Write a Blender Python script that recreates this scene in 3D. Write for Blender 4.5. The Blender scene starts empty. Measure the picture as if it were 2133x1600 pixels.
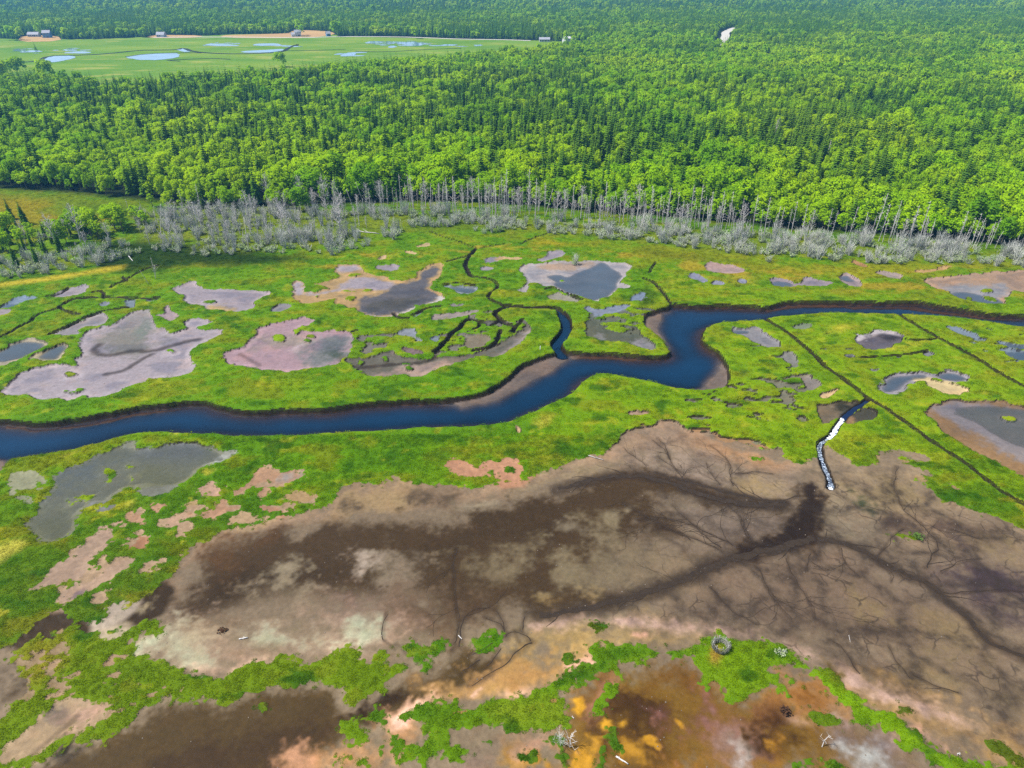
import bpy, bmesh, math, random
import numpy as np
from mathutils import Vector
C = bpy.context.scene.collection
scene = bpy.context.scene
R = math.radians
rng = np.random.default_rng(7)
random.seed(7)

# ------------------------------------------------------------------ camera, world, sun, exposure
CAM_H, PITCH, FOC = 60.0, R(32.0), 1420.0          # metres, degrees below level, focal length in photo pixels
cam_d = bpy.data.cameras.new('camera'); cam = bpy.data.objects.new('camera', cam_d); C.objects.link(cam)
cam.location = (0, 0, CAM_H); cam.rotation_euler = (R(90) - PITCH, 0, 0)
cam_d.sensor_width = 36.0; cam_d.lens = 36.0 * FOC / 2133.0
cam_d.clip_start = 0.5; cam_d.clip_end = 20000
scene.camera = cam
SUN_EL, SUN_AZ = R(58), R(-92)                      # azimuth measured from +Y towards +X: sun stands left, slightly beyond
world = bpy.data.worlds.new('World'); scene.world = world; world.use_nodes = True
wn = world.node_tree; wn.nodes.clear()
sky = wn.nodes.new('ShaderNodeTexSky'); sky.sky_type = 'NISHITA'; sky.sun_disc = False
sky.sun_elevation = SUN_EL; sky.sun_rotation = SUN_AZ; sky.altitude = 60; sky.air_density = 1.0; sky.dust_density = 1.0; sky.ozone_density = 1.0
bg = wn.nodes.new('ShaderNodeBackground'); bg.inputs['Strength'].default_value = 0.10
wo = wn.nodes.new('ShaderNodeOutputWorld')
wn.links.new(sky.outputs[0], bg.inputs[0]); wn.links.new(bg.outputs[0], wo.inputs[0])
sun_d = bpy.data.lights.new('sun', 'SUN'); sun_d.energy = 4.2; sun_d.angle = R(0.53); sun_d.color = (1.0, 0.955, 0.88)
sun = bpy.data.objects.new('sun', sun_d); C.objects.link(sun)
sdir = Vector((math.sin(SUN_AZ) * math.cos(SUN_EL), math.cos(SUN_AZ) * math.cos(SUN_EL), math.sin(SUN_EL)))
sun.rotation_euler = sdir.to_track_quat('Z', 'Y').to_euler(); sun.location = (0, 0, 300)
scene.view_settings.view_transform = 'Standard'; scene.view_settings.look = 'None'
scene.view_settings.exposure = 0.85; scene.view_settings.gamma = 1.0; scene.view_settings.use_curve_mapping = False
scene.render.engine = 'CYCLES'
cy = scene.cycles
cy.max_bounces = 5; cy.diffuse_bounces = 2; cy.glossy_bounces = 2; cy.transmission_bounces = 2; cy.transparent_max_bounces = 6; cy.volume_bounces = 0
cy.caustics_reflective = False; cy.caustics_refractive = False
cy.use_denoising = False
cy.sample_clamp_indirect = 4.0

# ------------------------------------------------------------------ ground geometry helpers
cp, sp = math.cos(PITCH), math.sin(PITCH)
def at(px, py, z=0.0):
    """ground point (plane at height z) seen at a photo pixel"""
    px = np.asarray(px, float); py = np.asarray(py, float)
    u = (px - 1066.5) / FOC; v = (800.0 - py) / FOC
    dy = cp + v * sp; dz = -sp + v * cp
    t = (z - CAM_H) / dz
    return u * t, dy * t
def pix(x, y, z=0.0):
    d = y * cp + (CAM_H - z) * sp
    up = y * sp + (z - CAM_H) * cp
    return 1066.5 + FOC * x / d, 800.0 - FOC * up / d
def lin(h, k=0.54):
    h = h.lstrip('#'); o = []
    for i in (0, 2, 4):
        c = int(h[i:i+2], 16) / 255.0
        o.append(k * (c / 12.92 if c <= 0.04045 else ((c + 0.055) / 1.055) ** 2.4))
    return np.array(o)
def _hash(ix, iy, s):
    n = (ix.astype(np.int64) * 374761393 + iy.astype(np.int64) * 668265263 + s * 1442695041) & 0xffffffff
    n = ((n ^ (n >> 13)) * 1274126177) & 0xffffffff
    return ((n ^ (n >> 16)) & 0xffff) / 65535.0
def vnoise(x, y, s=0):
    ix = np.floor(x); iy = np.floor(y); fx = x - ix; fy = y - iy
    fx = fx * fx * (3 - 2 * fx); fy = fy * fy * (3 - 2 * fy)
    a = _hash(ix, iy, s); b = _hash(ix + 1, iy, s); c = _hash(ix, iy + 1, s); d = _hash(ix + 1, iy + 1, s)
    return (a + (b - a) * fx) * (1 - fy) + (c + (d - c) * fx) * fy
def fbm(x, y, s=0, o=3):
    t = 0; a = 0.5; n = 0
    for i in range(o):
        t = t + a * vnoise(x * 2 ** i + 17.3 * i, y * 2 ** i - 9.1 * i, s + i); n += a; a *= 0.5
    return t / n
def sstep(a, b, x):
    t = np.clip((x - a) / (b - a), 0, 1); return t * t * (3 - 2 * t)
def seg_dist(X, Y, ax, ay, bx, by):
    dx, dy = bx - ax, by - ay; L = dx * dx + dy * dy + 1e-12
    t = np.clip(((X - ax) * dx + (Y - ay) * dy) / L, 0, 1)
    return np.hypot(X - ax - t * dx, Y - ay - t * dy), t
def poly_sd(X, Y, px, py):
    """signed distance in metres, positive inside"""
    D = np.full(X.shape, 1e9); ins = np.zeros(X.shape, bool); n = len(px)
    for i in range(n):
        ax, ay, bx, by = px[i], py[i], px[(i + 1) % n], py[(i + 1) % n]
        d, _ = seg_dist(X, Y, ax, ay, bx, by); D = np.minimum(D, d)
        c = (ay > Y) != (by > Y)
        if c.any():
            xx = (bx - ax) * (Y - ay) / ((by - ay) if by != ay else 1e-9) + ax
            ins ^= c & (X < xx)
    return np.where(ins, D, -D)
def chaikin(p, closed=True):
    p = np.asarray(p, float)
    if closed:
        q = np.roll(p, -1, 0); return np.stack([0.75 * p + 0.25 * q, 0.25 * p + 0.75 * q], 1).reshape(-1, 2)
    a, b = p[:-1], p[1:]
    q = np.stack([0.75 * a + 0.25 * b, 0.25 * a + 0.75 * b], 1).reshape(-1, 2)
    return np.vstack([p[:1], q, p[-1:]])
def pts(s):
    return [tuple(float(v) for v in t.split(',')) for t in s.split()]
def inpoly_px(X, Y, P):
    p = np.array(P, float); gx, gy = at(p[:, 0], p[:, 1]); return poly_sd(X, Y, gx, gy)

# ------------------------------------------------------------------ what lies where on the marsh, traced on the photograph and dropped onto the ground
RIVER = pts("""-420,905 -300,885 -100,878 0,876 50,880 100,880 150,872 200,862 250,855 300,845 350,842 385,836 425,838 450,847 490,855 550,855 600,850 650,852 700,850 740,842
800,837 850,833 900,834 950,830 1000,820 1025,810 1050,790 1066,775 1082,760 1117,747 1142,740 1165,735 1160,722 1168,716 1174,728 1187,733 1232,736 1267,735 1297,738 1332,740
1367,742 1387,738 1394,732 1392,725 1382,708 1372,700 1362,690 1347,680 1339,665 1347,650 1367,642 1387,637 1397,632 1427,633 1467,636 1492,632 1532,634 1567,636 1597,640 1617,632
1642,627 1692,628 1767,627 1817,626 1867,627 1912,626 1947,632 1992,640 2042,650 2092,654 2133,655 2300,662 2500,668 2500,705 2300,690 2133,679 2107,677 2067,669 2017,662 1967,657 1917,654
1872,652 1842,651 1792,650 1717,650 1667,654 1617,659 1592,664 1567,665 1517,669 1492,672 1472,680 1462,690 1460,700 1462,710 1482,725 1502,735 1512,750 1518,768 1518,790 1507,807 1467,810
1417,807 1392,802 1367,796 1317,787 1277,780 1252,777 1227,785 1212,797 1197,812 1167,830 1132,845 1097,862 1067,876 1000,885 925,889 850,890 800,894 750,897 700,900 650,904 600,906
550,905 475,905 425,902 380,902 350,899 300,900 250,907 200,922 150,935 100,942 50,949 15,955 4,978 -40,1010 -200,1030 -420,1050""")
BARS = [pts(t) for t in ["935,830 1030,810 1062,775 1112,747 1165,737 1186,742 1150,768 1090,795 1040,826 970,842",
 "1336,655 1375,640 1374,680 1386,712 1355,700 1336,675", "1412,810 1462,795 1497,762 1512,745 1522,765 1524,790 1510,812 1467,816", "-50,945 5,950 0,985 -60,1000",
 "1185,733 1300,738 1390,738 1390,743 1300,745 1190,742", "0,880 100,884 300,850 390,842 390,846 300,858 100,890 0,888", "1600,640 1640,630 1900,628 2040,650 2130,658 2130,662 2030,656 1890,636 1650,636 1600,645"]]
# op colour feather : P pan of bare mud cut into the grass, I grass standing on mud, m mud colour, g grass colour, w standing water
OPS = """
P b7adb4 .6 5,811 21,794 35,785 47,773 68,767 89,763 112,758 141,758 155,760 162,745 169,729 162,722 166,701 178,691 199,682 225,675 248,663 270,647 288,644 309,647 312,658 323,675 328,682 347,684 352,696 366,691 384,687 394,680 387,670 403,661 424,661 434,669 448,667 441,672 417,677 417,687 443,689 455,687 464,696 445,705 422,715 398,729 391,738 398,750 403,766 398,778 375,783 335,785 323,783 305,792 281,797 258,808 234,815 211,823 187,828 180,822 164,825 145,832 127,830 117,828 98,831 77,833 73,826 52,821 26,827 9,817
m 9a9590 4 200,735 210,700 250,675 290,650 315,660 330,700 310,725 250,740
m 88948c 3 262,690 280,655 300,655 310,690 290,702
m a8a0a0 2 255,670 285,646 305,655 275,690
I - .3 E349,731,9,4
I - .3 E145,778,9,5
I - .3 E262,781,5,3
I - .3 E143,813,6,3
I - .3 E168,811,5,4
P b5a4a9 .5 316,656 337,651 337,640 356,635 359,647 375,654 373,663 359,668 337,661
P a8a2a6 .5 103,698 127,691 141,672 159,667 183,661 195,653 216,650 228,656 225,665 211,674 187,675 169,684 162,696 141,696 122,696
P b5ab98 .5 -20,764 -20,730 0,729 14,717 40,709 66,705 101,710 103,717 77,729 54,742 30,753 14,759 0,764
w - - -40,756 -20,735 2,730 16,719 42,711 66,708 96,714 76,726 52,739 28,749 0,752
P b5ab90 .5 56,752 66,740 77,736 98,726 131,712 143,719 131,738 124,747 103,749 77,747
w - - 79,744 84,737 100,728 131,715 139,721 128,736 118,745 100,747
P b0a8ae .5 96,617 108,610 131,601 159,597 176,588 190,595 183,607 162,614 131,619
P 8fa0b4 .5 2,637 14,628 40,617 77,614 77,622 52,626 33,633 26,640 5,641
w - - 3,638 20,629 36,630 32,636 24,640
P a9a0a4 .5 -20,660 -10,646 23,644 14,654
P 9aa0ac .5 209,633 223,623 241,628 230,637 211,637
P 8a96a0 .5 262,630 272,623 286,624 279,637 267,637
P 9098a2 .5 300,626 309,619 330,622 314,628
P 99968c .5 169,642 187,642 173,646
P 99968c .5 143,651 164,649 178,654 152,655
P b2a8b0 .6 354,602 375,595 396,587 410,590 413,598 438,602 464,599 480,604 504,601 527,605 551,607 565,612 546,620 532,629 539,636 523,645 497,649 473,645 450,642 441,642 434,633 396,631 380,626 387,616 366,610
m c0a878 1.5 440,640 460,636 490,645 470,650
I - .3 E441,627,9,3
P 95939a .5 568,648 572,638 591,632 609,637 600,643 581,648
P c0a57a .6 602,617 607,603 605,589 619,584 633,589 623,598 630,608 661,605 684,598 649,591 661,587 691,582 715,573 698,568 703,556 715,548 748,552 755,561 773,568 802,573 825,584 858,580 872,566 895,552 930,545 916,577 893,591 902,601 921,605 926,617 919,628 895,631 872,636 858,644 834,654 811,658 778,657 752,651 736,641 727,642 703,631 698,624 673,628 637,632 619,628 602,622
m b4aab2 1.2 694,598 720,584 759,573 790,577 823,589 816,601 778,601 731,600
m b4aab2 1.0 607,600 606,590 620,586 630,590 622,598 624,608 660,608 700,600 700,606 640,614 610,612
m b4aab2 1.0 703,565 705,557 717,551 745,554 752,562
m 77757b 1.0 736,638 756,619 808,607 825,594 860,582 884,563 919,552 910,570 883,591 909,606 920,620 890,634 848,648 802,655 750,650
m 6c6a68 1.5 750,640 780,622 840,612 890,622 860,638 800,648
m c8c2c0 .7 905,625 922,612 926,622 915,630 890,634
m cfc4be .5 740,648 780,658 830,655 870,638 880,640 835,660 780,664
I 8aa020 .4 708,605 740,607 773,600 775,606 740,610 715,610
I 8aa020 .3 E728,623,9,5
I 8aa020 .3 E660,616,6,3
I 8aa020 .3 E740,571,16,4
P a69ea8 .5 778,555 797,549 825,550 830,559 802,562
P baa0a8 .7 462,739 485,725 516,723 520,709 544,695 523,685 555,678 572,671 607,666 633,654 637,657 656,664 647,675 640,680 661,687 684,684 708,687 731,686 741,699 736,723 727,734 722,748 715,758 684,760 649,765 614,770 572,768 544,768 516,760 483,759 464,753
m a89a94 3 540,720 560,695 600,690 660,700 600,730
m 8f9090 4 660,720 700,700 735,700 730,740 690,755 640,750
m 667068 2 690,735 705,722 722,728 712,740
m c6b4b8 1 600,730 625,716 620,728
I 8fae28 .3 572,694 586,692 602,703 593,709 578,710
I 8fae28 .3 607,687 623,679 651,677 664,680 661,687 649,689 628,685 619,694
I - .3 640,693 659,694 659,700 642,699
I - .3 E640,706,6,3
P 7b776c .7 717,746 731,741 773,741 797,732 825,723 830,737 848,748 888,748 916,732 920,729 906,745 929,740 965,737 989,732 1022,722 1047,712 1071,699 1094,678 1094,665 1106,671 1104,685 1091,711 1060,734 1035,742 991,740 955,753 907,765 891,774 872,785 825,787 783,785 757,779 740,760
m b09c92 2 757,779 830,772 900,755 950,748 955,756 907,768 872,788 783,788
m a59c9a 1.2 1040,736 1075,712 1098,685 1104,690 1090,714 1055,738
I 5c8a1c .3 E757,750,7,5
I 5c8a1c .3 E808,748,6,7
I 5c8a1c .3 E752,769,9,5
I 5c8a1c .3 E845,760,5,3
I 5c8a1c .3 E848,772,5,3
I 5c8a1c .3 E818,755,9,3
I 6c941c .3 730,738 745,725 775,728 770,736 740,742
P 8b7a7a .5 834,725 853,720 893,732 872,738 844,732
P 959aa4 .5 834,685 858,683 877,695 877,709 867,699 841,696
P 8a94a0 .5 895,702 907,697 919,702 909,711
P 87909a .5 859,662 865,650 884,643 886,646 872,653
P a49a96 .5 900,664 902,653 939,652 968,647 993,643 1001,644 981,652 957,658 919,667
P a0989a .5 937,637 965,625 976,632 952,640
P 96a0a8 .5 912,591 948,593 993,595 989,606 968,612 945,604 932,596
w - - 925,594 948,595 990,597 985,605 968,609 947,602
P 948a78 .8 973,699 998,696 1024,703 1011,714 989,724 965,722 962,713
P a09aa8 .5 1000,545 1020,533 1046,531 1052,536 1030,545 1010,548
P a39ca4 .5 E1010,560,14,5
P c8b088 .4 1030,536 1060,534 1088,535 1086,538 1060,539
P a8a0aa .5 1117,541 1130,533 1155,518 1180,524 1160,537 1130,542
P cdb890 .4 860,512 880,506 898,504 896,512 880,514
P cdb890 .4 836,524 850,520 866,526 860,530
P c8b292 .4 785,540 800,530 806,534 795,541
P b9b3b6 .7 1080,557 1097,549 1120,550 1149,543 1181,541 1214,541 1249,539 1273,543 1315,546 1317,560 1301,574 1287,588 1301,590 1315,597 1296,602 1280,597 1270,611 1254,621 1242,628 1214,621 1200,614 1177,609 1151,597 1137,602 1113,590 1099,597 1106,610 1076,607 1073,600 1095,595 1092,581 1085,574
m bda898 1.5 1120,552 1180,542 1245,541 1240,552 1190,560 1150,560
w - - 1130,572 1160,568 1182,574 1202,562 1238,553 1249,541 1266,544 1275,555 1301,567 1284,588 1268,609 1242,626 1214,619 1177,605 1150,594 1155,584
I - .4 E1167,582,7,3
I - .3 1099,592 1115,588 1135,600 1150,593 1152,600 1137,606 1110,600
P a6a296 .5 1137,616 1160,609 1174,614 1214,629 1195,631 1151,625
P 9098aa .5 1216,644 1228,641 1249,648 1275,635 1303,631 1310,635 1284,647 1252,661 1233,654
P 8894a8 .5 1303,623 1315,614 1343,609 1343,616 1320,625
g 4c6a2c 2 1320,625 1340,600 1362,612 1360,628 1330,636
P 6c7062 .8 1219,670 1249,665 1273,682 1308,679 1327,682 1331,698 1362,715 1364,726 1343,724 1298,712 1268,712 1237,705 1223,696
m 99969a 1 1310,712 1330,705 1362,718 1362,725 1340,723
m 8e8f92 1 1240,700 1250,690 1262,706
I 84a520 .6 1245,668 1290,672 1320,690 1290,694 1262,690
g 566e2a 1.5 1290,690 1320,682 1330,700 1300,705
P b7a19f .5 1463,555 1476,544 1508,549 1556,557 1556,566 1508,570 1469,568
P 9a9cb0 .4 1427,572 1444,567 1474,581 1470,588 1446,583
P 9a9cb0 .4 1481,584 1512,588 1509,595 1486,594
P 9a9cb0 .4 1536,582 1552,579 1562,587 1546,592
g b5a878 3 1480,572 1540,570 1580,580 1540,590 1500,584
P a79ca4 .6 1604,587 1612,576 1640,580 1661,590 1681,574 1716,582 1738,587 1716,598 1687,594 1649,598 1617,598
w - - 1603,588 1629,582 1657,590 1649,597 1617,597
P b0a0a0 .5 1745,570 1764,566 1789,581 1796,597 1770,594 1751,587
w - - 1747,572 1764,569 1785,581 1772,583 1754,579
P b3a49e .5 1818,565 1841,562 1882,570 1876,581 1841,574
P b8946a .5 1767,539 1796,546 1812,558 1783,555
P c8a878 .5 1895,562 1946,558 1988,552 1975,562 1914,568
g a8a050 6 1560,560 1700,555 1900,552 2000,556 1980,572 1800,566 1620,572
P baa08c .8 1917,579 1962,578 2010,571 2058,565 2133,560 2260,555 2260,625 2133,606 2106,606 2103,629 2078,632 2026,626 1988,616 1975,603 1946,602
m a3a2a8 1.5 1960,600 1990,590 2050,596 2090,580 2110,598 2100,625 2070,632 1990,616
w - - 1980,606 2010,604 2040,610 2080,618 2100,628 2060,630 2020,625 1990,614
I 6d8a30 .3 2010,618 2025,615 2040,625 2020,624
I 6d8a30 .3 2050,612 2075,615 2085,625 2060,622
I 8aa030 .3 2040,603 2060,598 2075,607 2055,610
P 9d9a9e .6 1520,683 1556,682 1584,679 1588,693 1629,712 1626,725 1584,725 1565,703 1527,696
w - - 1522,685 1556,684 1560,694 1530,694
P 94928e .6 1626,730 1649,728 1661,755 1642,757 1633,741
P 8f9a84 .6 1655,680 1674,675 1703,675 1687,685 1665,687
g d2c795 1.5 1713,696 1738,677 1777,677 1738,695
P 77717a .6 1780,703 1812,693 1834,688 1882,696 1879,709 1853,722 1805,730 1789,719
m c4bcc0 .7 1776,704 1812,690 1838,685 1880,694 1878,699 1836,692 1814,698 1788,708
m 4f4a50 1.2 1830,700 1860,696 1880,703 1850,712
g cfc58c 1.5 1841,728 1870,716 1925,706 1900,722 1870,730
P 8e9094 .4 1745,738 1789,741 1770,747
P 8e9094 .4 1911,731 1926,728 1946,741 1928,742
P 8e9094 .4 1815,770 1844,767 1825,775
P 8e9094 .4 E1876,745,7,4
P a9a4aa .7 1825,805 1838,787 1863,777 1898,777 1924,773 1952,782 1955,775 1968,768 2001,771 2032,786 2010,796 1969,794 1950,788 1914,794 1886,804 1860,818 1834,820
w - - 1834,810 1845,791 1868,782 1900,781 1928,778 1940,786 1910,789 1880,798 1856,811
w - - 1957,782 1966,773 1999,776 2022,786 2006,791 1970,789
P d9c69c .9 1924,789 1962,794 2020,808 2020,821 1978,824 1930,802
P d6bb92 .6 1703,821 1745,808 1742,815 1715,826
P 8c98a6 .5 1972,680 2001,683 2049,699 2020,704 1988,690
P 8894a2 .5 2068,706 2133,718 2240,728 2240,742 2133,728 2090,717
w - - 2074,708 2133,720 2240,730 2240,740 2133,726 2092,715
P 8894a2 .5 2090,728 2110,725 2133,730 2240,745 2240,775 2133,752 2106,743
w - - 2092,729 2110,727 2133,731 2240,747 2240,770 2133,750 2108,741
P 98908a .5 1661,786 1674,781 1716,799 1687,810 1665,805
g 3f6040 .8 E1549,776,8,7
g 4a6a28 .8 1500,840 1540,836 1560,842 1520,848
g 4a6a28 .8 E1565,790,6,3
P 9b8062 1 1916,855 1954,838 2015,833 2083,833 2133,846 2280,852 2280,1040 2133,997 2110,986 2086,967 2069,958 2028,937 1987,909 1954,885 1933,862
m 968f93 1.5 1930,853 1987,838 2042,835 2133,849 2280,860 2280,990 2133,955 2083,936 2015,892 1974,868
v - - 1990,857 2036,843 2097,846 2133,853 2280,875 2280,950 2133,930 2097,913 2056,886 2015,867
I 9fae38 .4 E2105,867,9,5
P a89484 .5 1900,948 1933,953 1933,964 1905,958
g d8c59a .8 1859,882 1889,885 1872,895
g 9fb04a 4 1735,905 1830,900 1900,920 1935,950 1850,942 1770,945
P 887a66 .9 1700,845 1720,838 1745,832 1780,830 1795,842 1770,860 1745,868 1720,890 1705,872
m 4d4a3c 1.5 1740,834 1785,832 1790,842 1755,852
P 5b584c .8 1765,868 1790,850 1815,846 1830,860 1826,872 1800,878 1780,880 1760,878
m 9c8062 1 1758,872 1775,868 1785,880 1765,882
P 8e8070 1 349,1200 375,1170 400,1137 429,1133 455,1114 488,1104 538,1094 583,1074 629,1064 656,1048 675,1058 695,1041 702,1022 728,1005 767,1010 823,997 849,1009 899,1010 938,1009 987,1014 1020,1012 1053,999 1080,1001 1096,994 1158,968 1208,955 1234,945 1273,939 1286,916 1319,893 1355,889 1391,876 1418,883 1450,903 1487,899 1503,916 1526,912 1562,922 1595,935 1624,925 1634,945 1657,968 1690,968 1706,935 1725,928 1741,937 1769,953 1785,972 1818,969 1840,964 1845,942 1890,940 1940,952 1945,965 1890,952 1881,960 1913,975 1950,985 1955,992 1900,989 1946,1019 1952,1046 1974,1043 1998,1051 2042,1062 2086,1079 2133,1103 2300,1170 2420,1800 -420,1800 -420,1640 0,1600 100,1560 200,1480 262,1380 262,1330 250,1290 300,1255
m a8917c 3 349,1200 400,1137 455,1114 538,1094 629,1064 695,1041 728,1005 823,997 899,1010 987,1014 1053,999 1096,994 1208,955 1286,916 1355,889 1391,876 1450,903 1526,912 1595,935 1660,970 1600,985 1500,960 1400,930 1330,940 1290,960 1200,975 1100,1010 1040,1035 950,1050 850,1060 720,1070 600,1090 480,1120 420,1150 390,1190 370,1240 340,1230
m 9d8e78 2 1080,1010 1150,985 1200,970 1260,962 1280,975 1200,990 1130,1010 1060,1030
m ab9678 3 690,1060 720,1020 770,1015 830,1010 870,1020 860,1050 780,1075 700,1080
m 6a5d4e 2 705,1050 740,1038 750,1065 725,1072
m 6f6152 3 850,1030 880,1020 960,1018 960,1045 900,1055
m b3a896 2 950,1055 1010,1040 1045,1042 1000,1058
m b08d6c 3 1440,915 1520,925 1600,945 1650,975 1560,965 1480,940
m 9a8b80 6 1330,945 1420,935 1500,965 1600,985 1660,990 1640,1035 1560,1040 1480,1015 1400,990 1330,975
m 8c7f74 4 1400,1040 1480,1050 1560,1062 1640,1055 1670,1050 1660,1100 1600,1120 1540,1135 1480,1110 1420,1080
m a08e70 4 1530,1000 1580,990 1620,1010 1610,1030 1550,1030
m a3917a 6 1740,960 1800,985 1880,985 1950,1040 2060,1080 2140,1130 2140,1200 2050,1170 1950,1150 1850,1120 1740,1110 1720,1060 1730,1000
m 8d8474 5 1720,1050 1760,1040 1800,1060 1860,1100 1800,1140 1720,1130
m 97876c 4 1780,1010 1900,1000 1940,1040 1900,1060 1820,1050
m 6b5c52 3 1820,1090 1860,1080 1900,1095 1890,1110 1850,1105
m 6b5c52 4 1890,1065 1960,1060 2030,1085 2080,1120 2060,1130 1990,1110 1910,1085
m 998a6c 4 2030,1120 2100,1130 2140,1160 2100,1170 2040,1150
m 5c5054 5 1990,1150 2060,1170 2140,1200 2140,1280 2080,1280 2030,1250 1960,1200
m 8a7a6a 6 1500,1170 1640,1150 1760,1150 1900,1210 2020,1300 2140,1370 2140,1500 2000,1480 1850,1400 1700,1340 1560,1300 1400,1290 1350,1260
m 64564c 5 1690,1290 1760,1270 1850,1290 1900,1330 1820,1350 1740,1320
m 726459 7 1560,1290 1700,1330 1830,1400 1950,1470 2140,1560 2140,1500 1960,1420 1800,1350 1650,1280
m 948468 4 1870,1350 1960,1380 2020,1430 1960,1430 1900,1400
m 948468 4 1900,1270 1980,1290 2010,1330 1950,1330
m 948468 3 1780,1250 1840,1255 1870,1285 1810,1290
m 8a7c66 4 2010,1400 2120,1440 2140,1500 2060,1480
m 5a4a36 2.5 385,1235 405,1190 450,1145 520,1118 600,1105 690,1092 800,1082 900,1082 1000,1060 1080,1040 1150,1020 1250,990 1340,985 1400,1000 1450,1020 1520,1035 1600,1040 1640,1050 1560,1055 1480,1045 1400,1030 1340,1035 1380,1070 1420,1110 1350,1110 1300,1130 1290,1160 1240,1190 1240,1220 1300,1240 1350,1225 1430,1195 1500,1160 1540,1140 1600,1125 1660,1105 1680,1060 1670,1030 1690,1015 1720,1030 1715,1080 1705,1110 1700,1125 1620,1145 1550,1155 1500,1170 1440,1200 1380,1225 1300,1250 1200,1280 1100,1275 1000,1280 950,1300 900,1270 850,1250 760,1260 700,1260 620,1240 500,1260 400,1290 350,1285
m 4a3c2a 3 400,1245 450,1190 560,1170 700,1170 740,1190 700,1215 600,1220 520,1240 450,1262
m 524330 6 900,1100 1100,1060 1250,1050 1200,1100 1080,1140 960,1180 860,1160
m 6a5238 5 430,1160 480,1120 520,1120 500,1150 450,1180
m 3e3228 1.2 1675,1010 1700,1000 1722,1030 1712,1090 1700,1122 1640,1142 1550,1155 1500,1170 1540,1140 1640,1112 1672,1085 1682,1050
m 8e826c 5 E1040,1160,62,20
m 8e826c 4 E1180,1178,30,24
m 8a7e6a 6 E1300,1180,58,34
m 8e826c 3 E1240,1075,40,10
m 9a8f7c 1.5 E1303,1057,14,7
m 8b8070 2 E1195,1092,20,8
m 938470 5 E1390,1200,55,30
m a08a80 6 680,1250 720,1220 780,1225 790,1260 740,1275
m 9a8a78 6 540,1255 600,1235 650,1225 680,1245 640,1275 560,1290 500,1290
m 95897a 5 E810,1200,50,22
m a19684 3 E600,1180,22,8
m 9a8e7c 4 E590,1215,40,10
m 9e8c7c 6 E860,1250,40,16
m b3a69c 1.5 740,1150 770,1165 762,1195 735,1215 748,1190
m 6c5a48 6 800,1265 880,1240 960,1260 1000,1290 900,1310 830,1300
m 6a563e 2 340,1300 420,1285 520,1290 500,1305 420,1310
m b29a8c 5 285,1340 300,1322 400,1318 500,1310 640,1300 760,1300 830,1315 800,1345 690,1356 560,1370 497,1388 455,1412 400,1398 315,1370 285,1365
m b0b5a2 4 300,1330 350,1322 400,1340 430,1360 400,1370 330,1362
m b0b5a2 2.5 E432,1375,20,10
m b4bcaa 3 490,1320 530,1310 600,1315 620,1335 560,1345 500,1340
m b0b5a2 2.5 E645,1325,20,10
m b4b8a6 2.5 E755,1310,16,22
m b4b8a6 2 E720,1318,12,12
m b4a590 3 E440,1315,30,9
m 7a624c 3 470,1350 540,1345 600,1350 560,1358 480,1362
m c2a698 2 400,1395 440,1385 500,1378 560,1368 500,1390 455,1410
m 5e4d30 1.2 60,1625 110,1577 180,1557 270,1517 300,1484 350,1460 460,1476 500,1454 570,1430 640,1422 700,1442 735,1480 780,1482 802,1444 850,1420 900,1388 1000,1352 1065,1372 1000,1430 900,1455 840,1490 770,1500 720,1552 650,1572 600,1625
m 52402a 2 300,1600 420,1540 540,1520 700,1490 780,1460 780,1480 700,1530 600,1560 500,1620
m 3a2a18 1.5 700,1490 770,1466 800,1440 850,1440 800,1480 740,1500
m 8a7050 2 E890,1420,30,10
m bd936c 2 620,1600 640,1570 700,1550 750,1560 790,1540 800,1500 840,1480 900,1440 960,1420 1060,1380 1100,1400 1000,1460 880,1470 850,1500 880,1540 820,1570 780,1600
m c89a80 2 615,1600 620,1560 640,1560 640,1600
m bd9a64 2.5 890,1430 960,1420 1050,1400 1100,1430 1040,1460 960,1455 900,1450
m e3bcb0 1.5 810,1500 860,1460 920,1440 890,1462 850,1490 820,1530
m e8c2b8 1.2 1050,1445 1090,1435 1110,1440 1100,1460 1060,1455
m e8c2b8 1.2 985,1450 1010,1430 1000,1440
m ab9468 5 1080,1320 1150,1300 1300,1295 1420,1310 1480,1320 1400,1345 1250,1350 1200,1380 1150,1370 1100,1360
m b29462 3 1110,1350 1160,1350 1200,1390 1150,1410 1100,1400
m b6905f 3 1060,1400 1150,1370 1180,1400 1120,1440 1060,1440
m e6bcb2 1.2 1180,1395 1198,1390 1195,1405 1180,1405
m e6bcb2 1.2 1210,1380 1235,1374 1230,1385 1215,1387
m e2b0a0 1 1320,1310 1345,1306 1345,1320 1322,1320
m 8a6c2c 2.5 1160,1560 1190,1500 1200,1440 1250,1400 1300,1380 1400,1370 1470,1400 1560,1440 1700,1480 1860,1520 1900,1600 1150,1620
m 856238 2 1190,1480 1220,1420 1260,1400 1270,1420 1250,1440 1240,1470 1230,1500
m c09080 1.5 1230,1495 1245,1450 1270,1415 1272,1432 1252,1460 1245,1500
m 7d5a24 4 1290,1400 1380,1370 1440,1375 1470,1420 1420,1450 1320,1450
m 51391a 4 1270,1455 1330,1445 1420,1460 1470,1480 1440,1500 1380,1490 1340,1510 1290,1500
m 543c1e 5 1270,1500 1340,1500 1380,1520 1420,1590 1340,1600 1290,1570 1280,1530
m a47a28 4 1430,1560 1480,1540 1540,1560 1620,1600 1400,1610
m a8787a 5 1440,1490 1500,1470 1520,1500 1530,1540 1490,1530 1450,1520
m 9c8278 3 1470,1520 1500,1490 1530,1540 1540,1580 1500,1570
m c0b8b8 1.2 1533,1550 1545,1560 1540,1585 1530,1570
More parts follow.
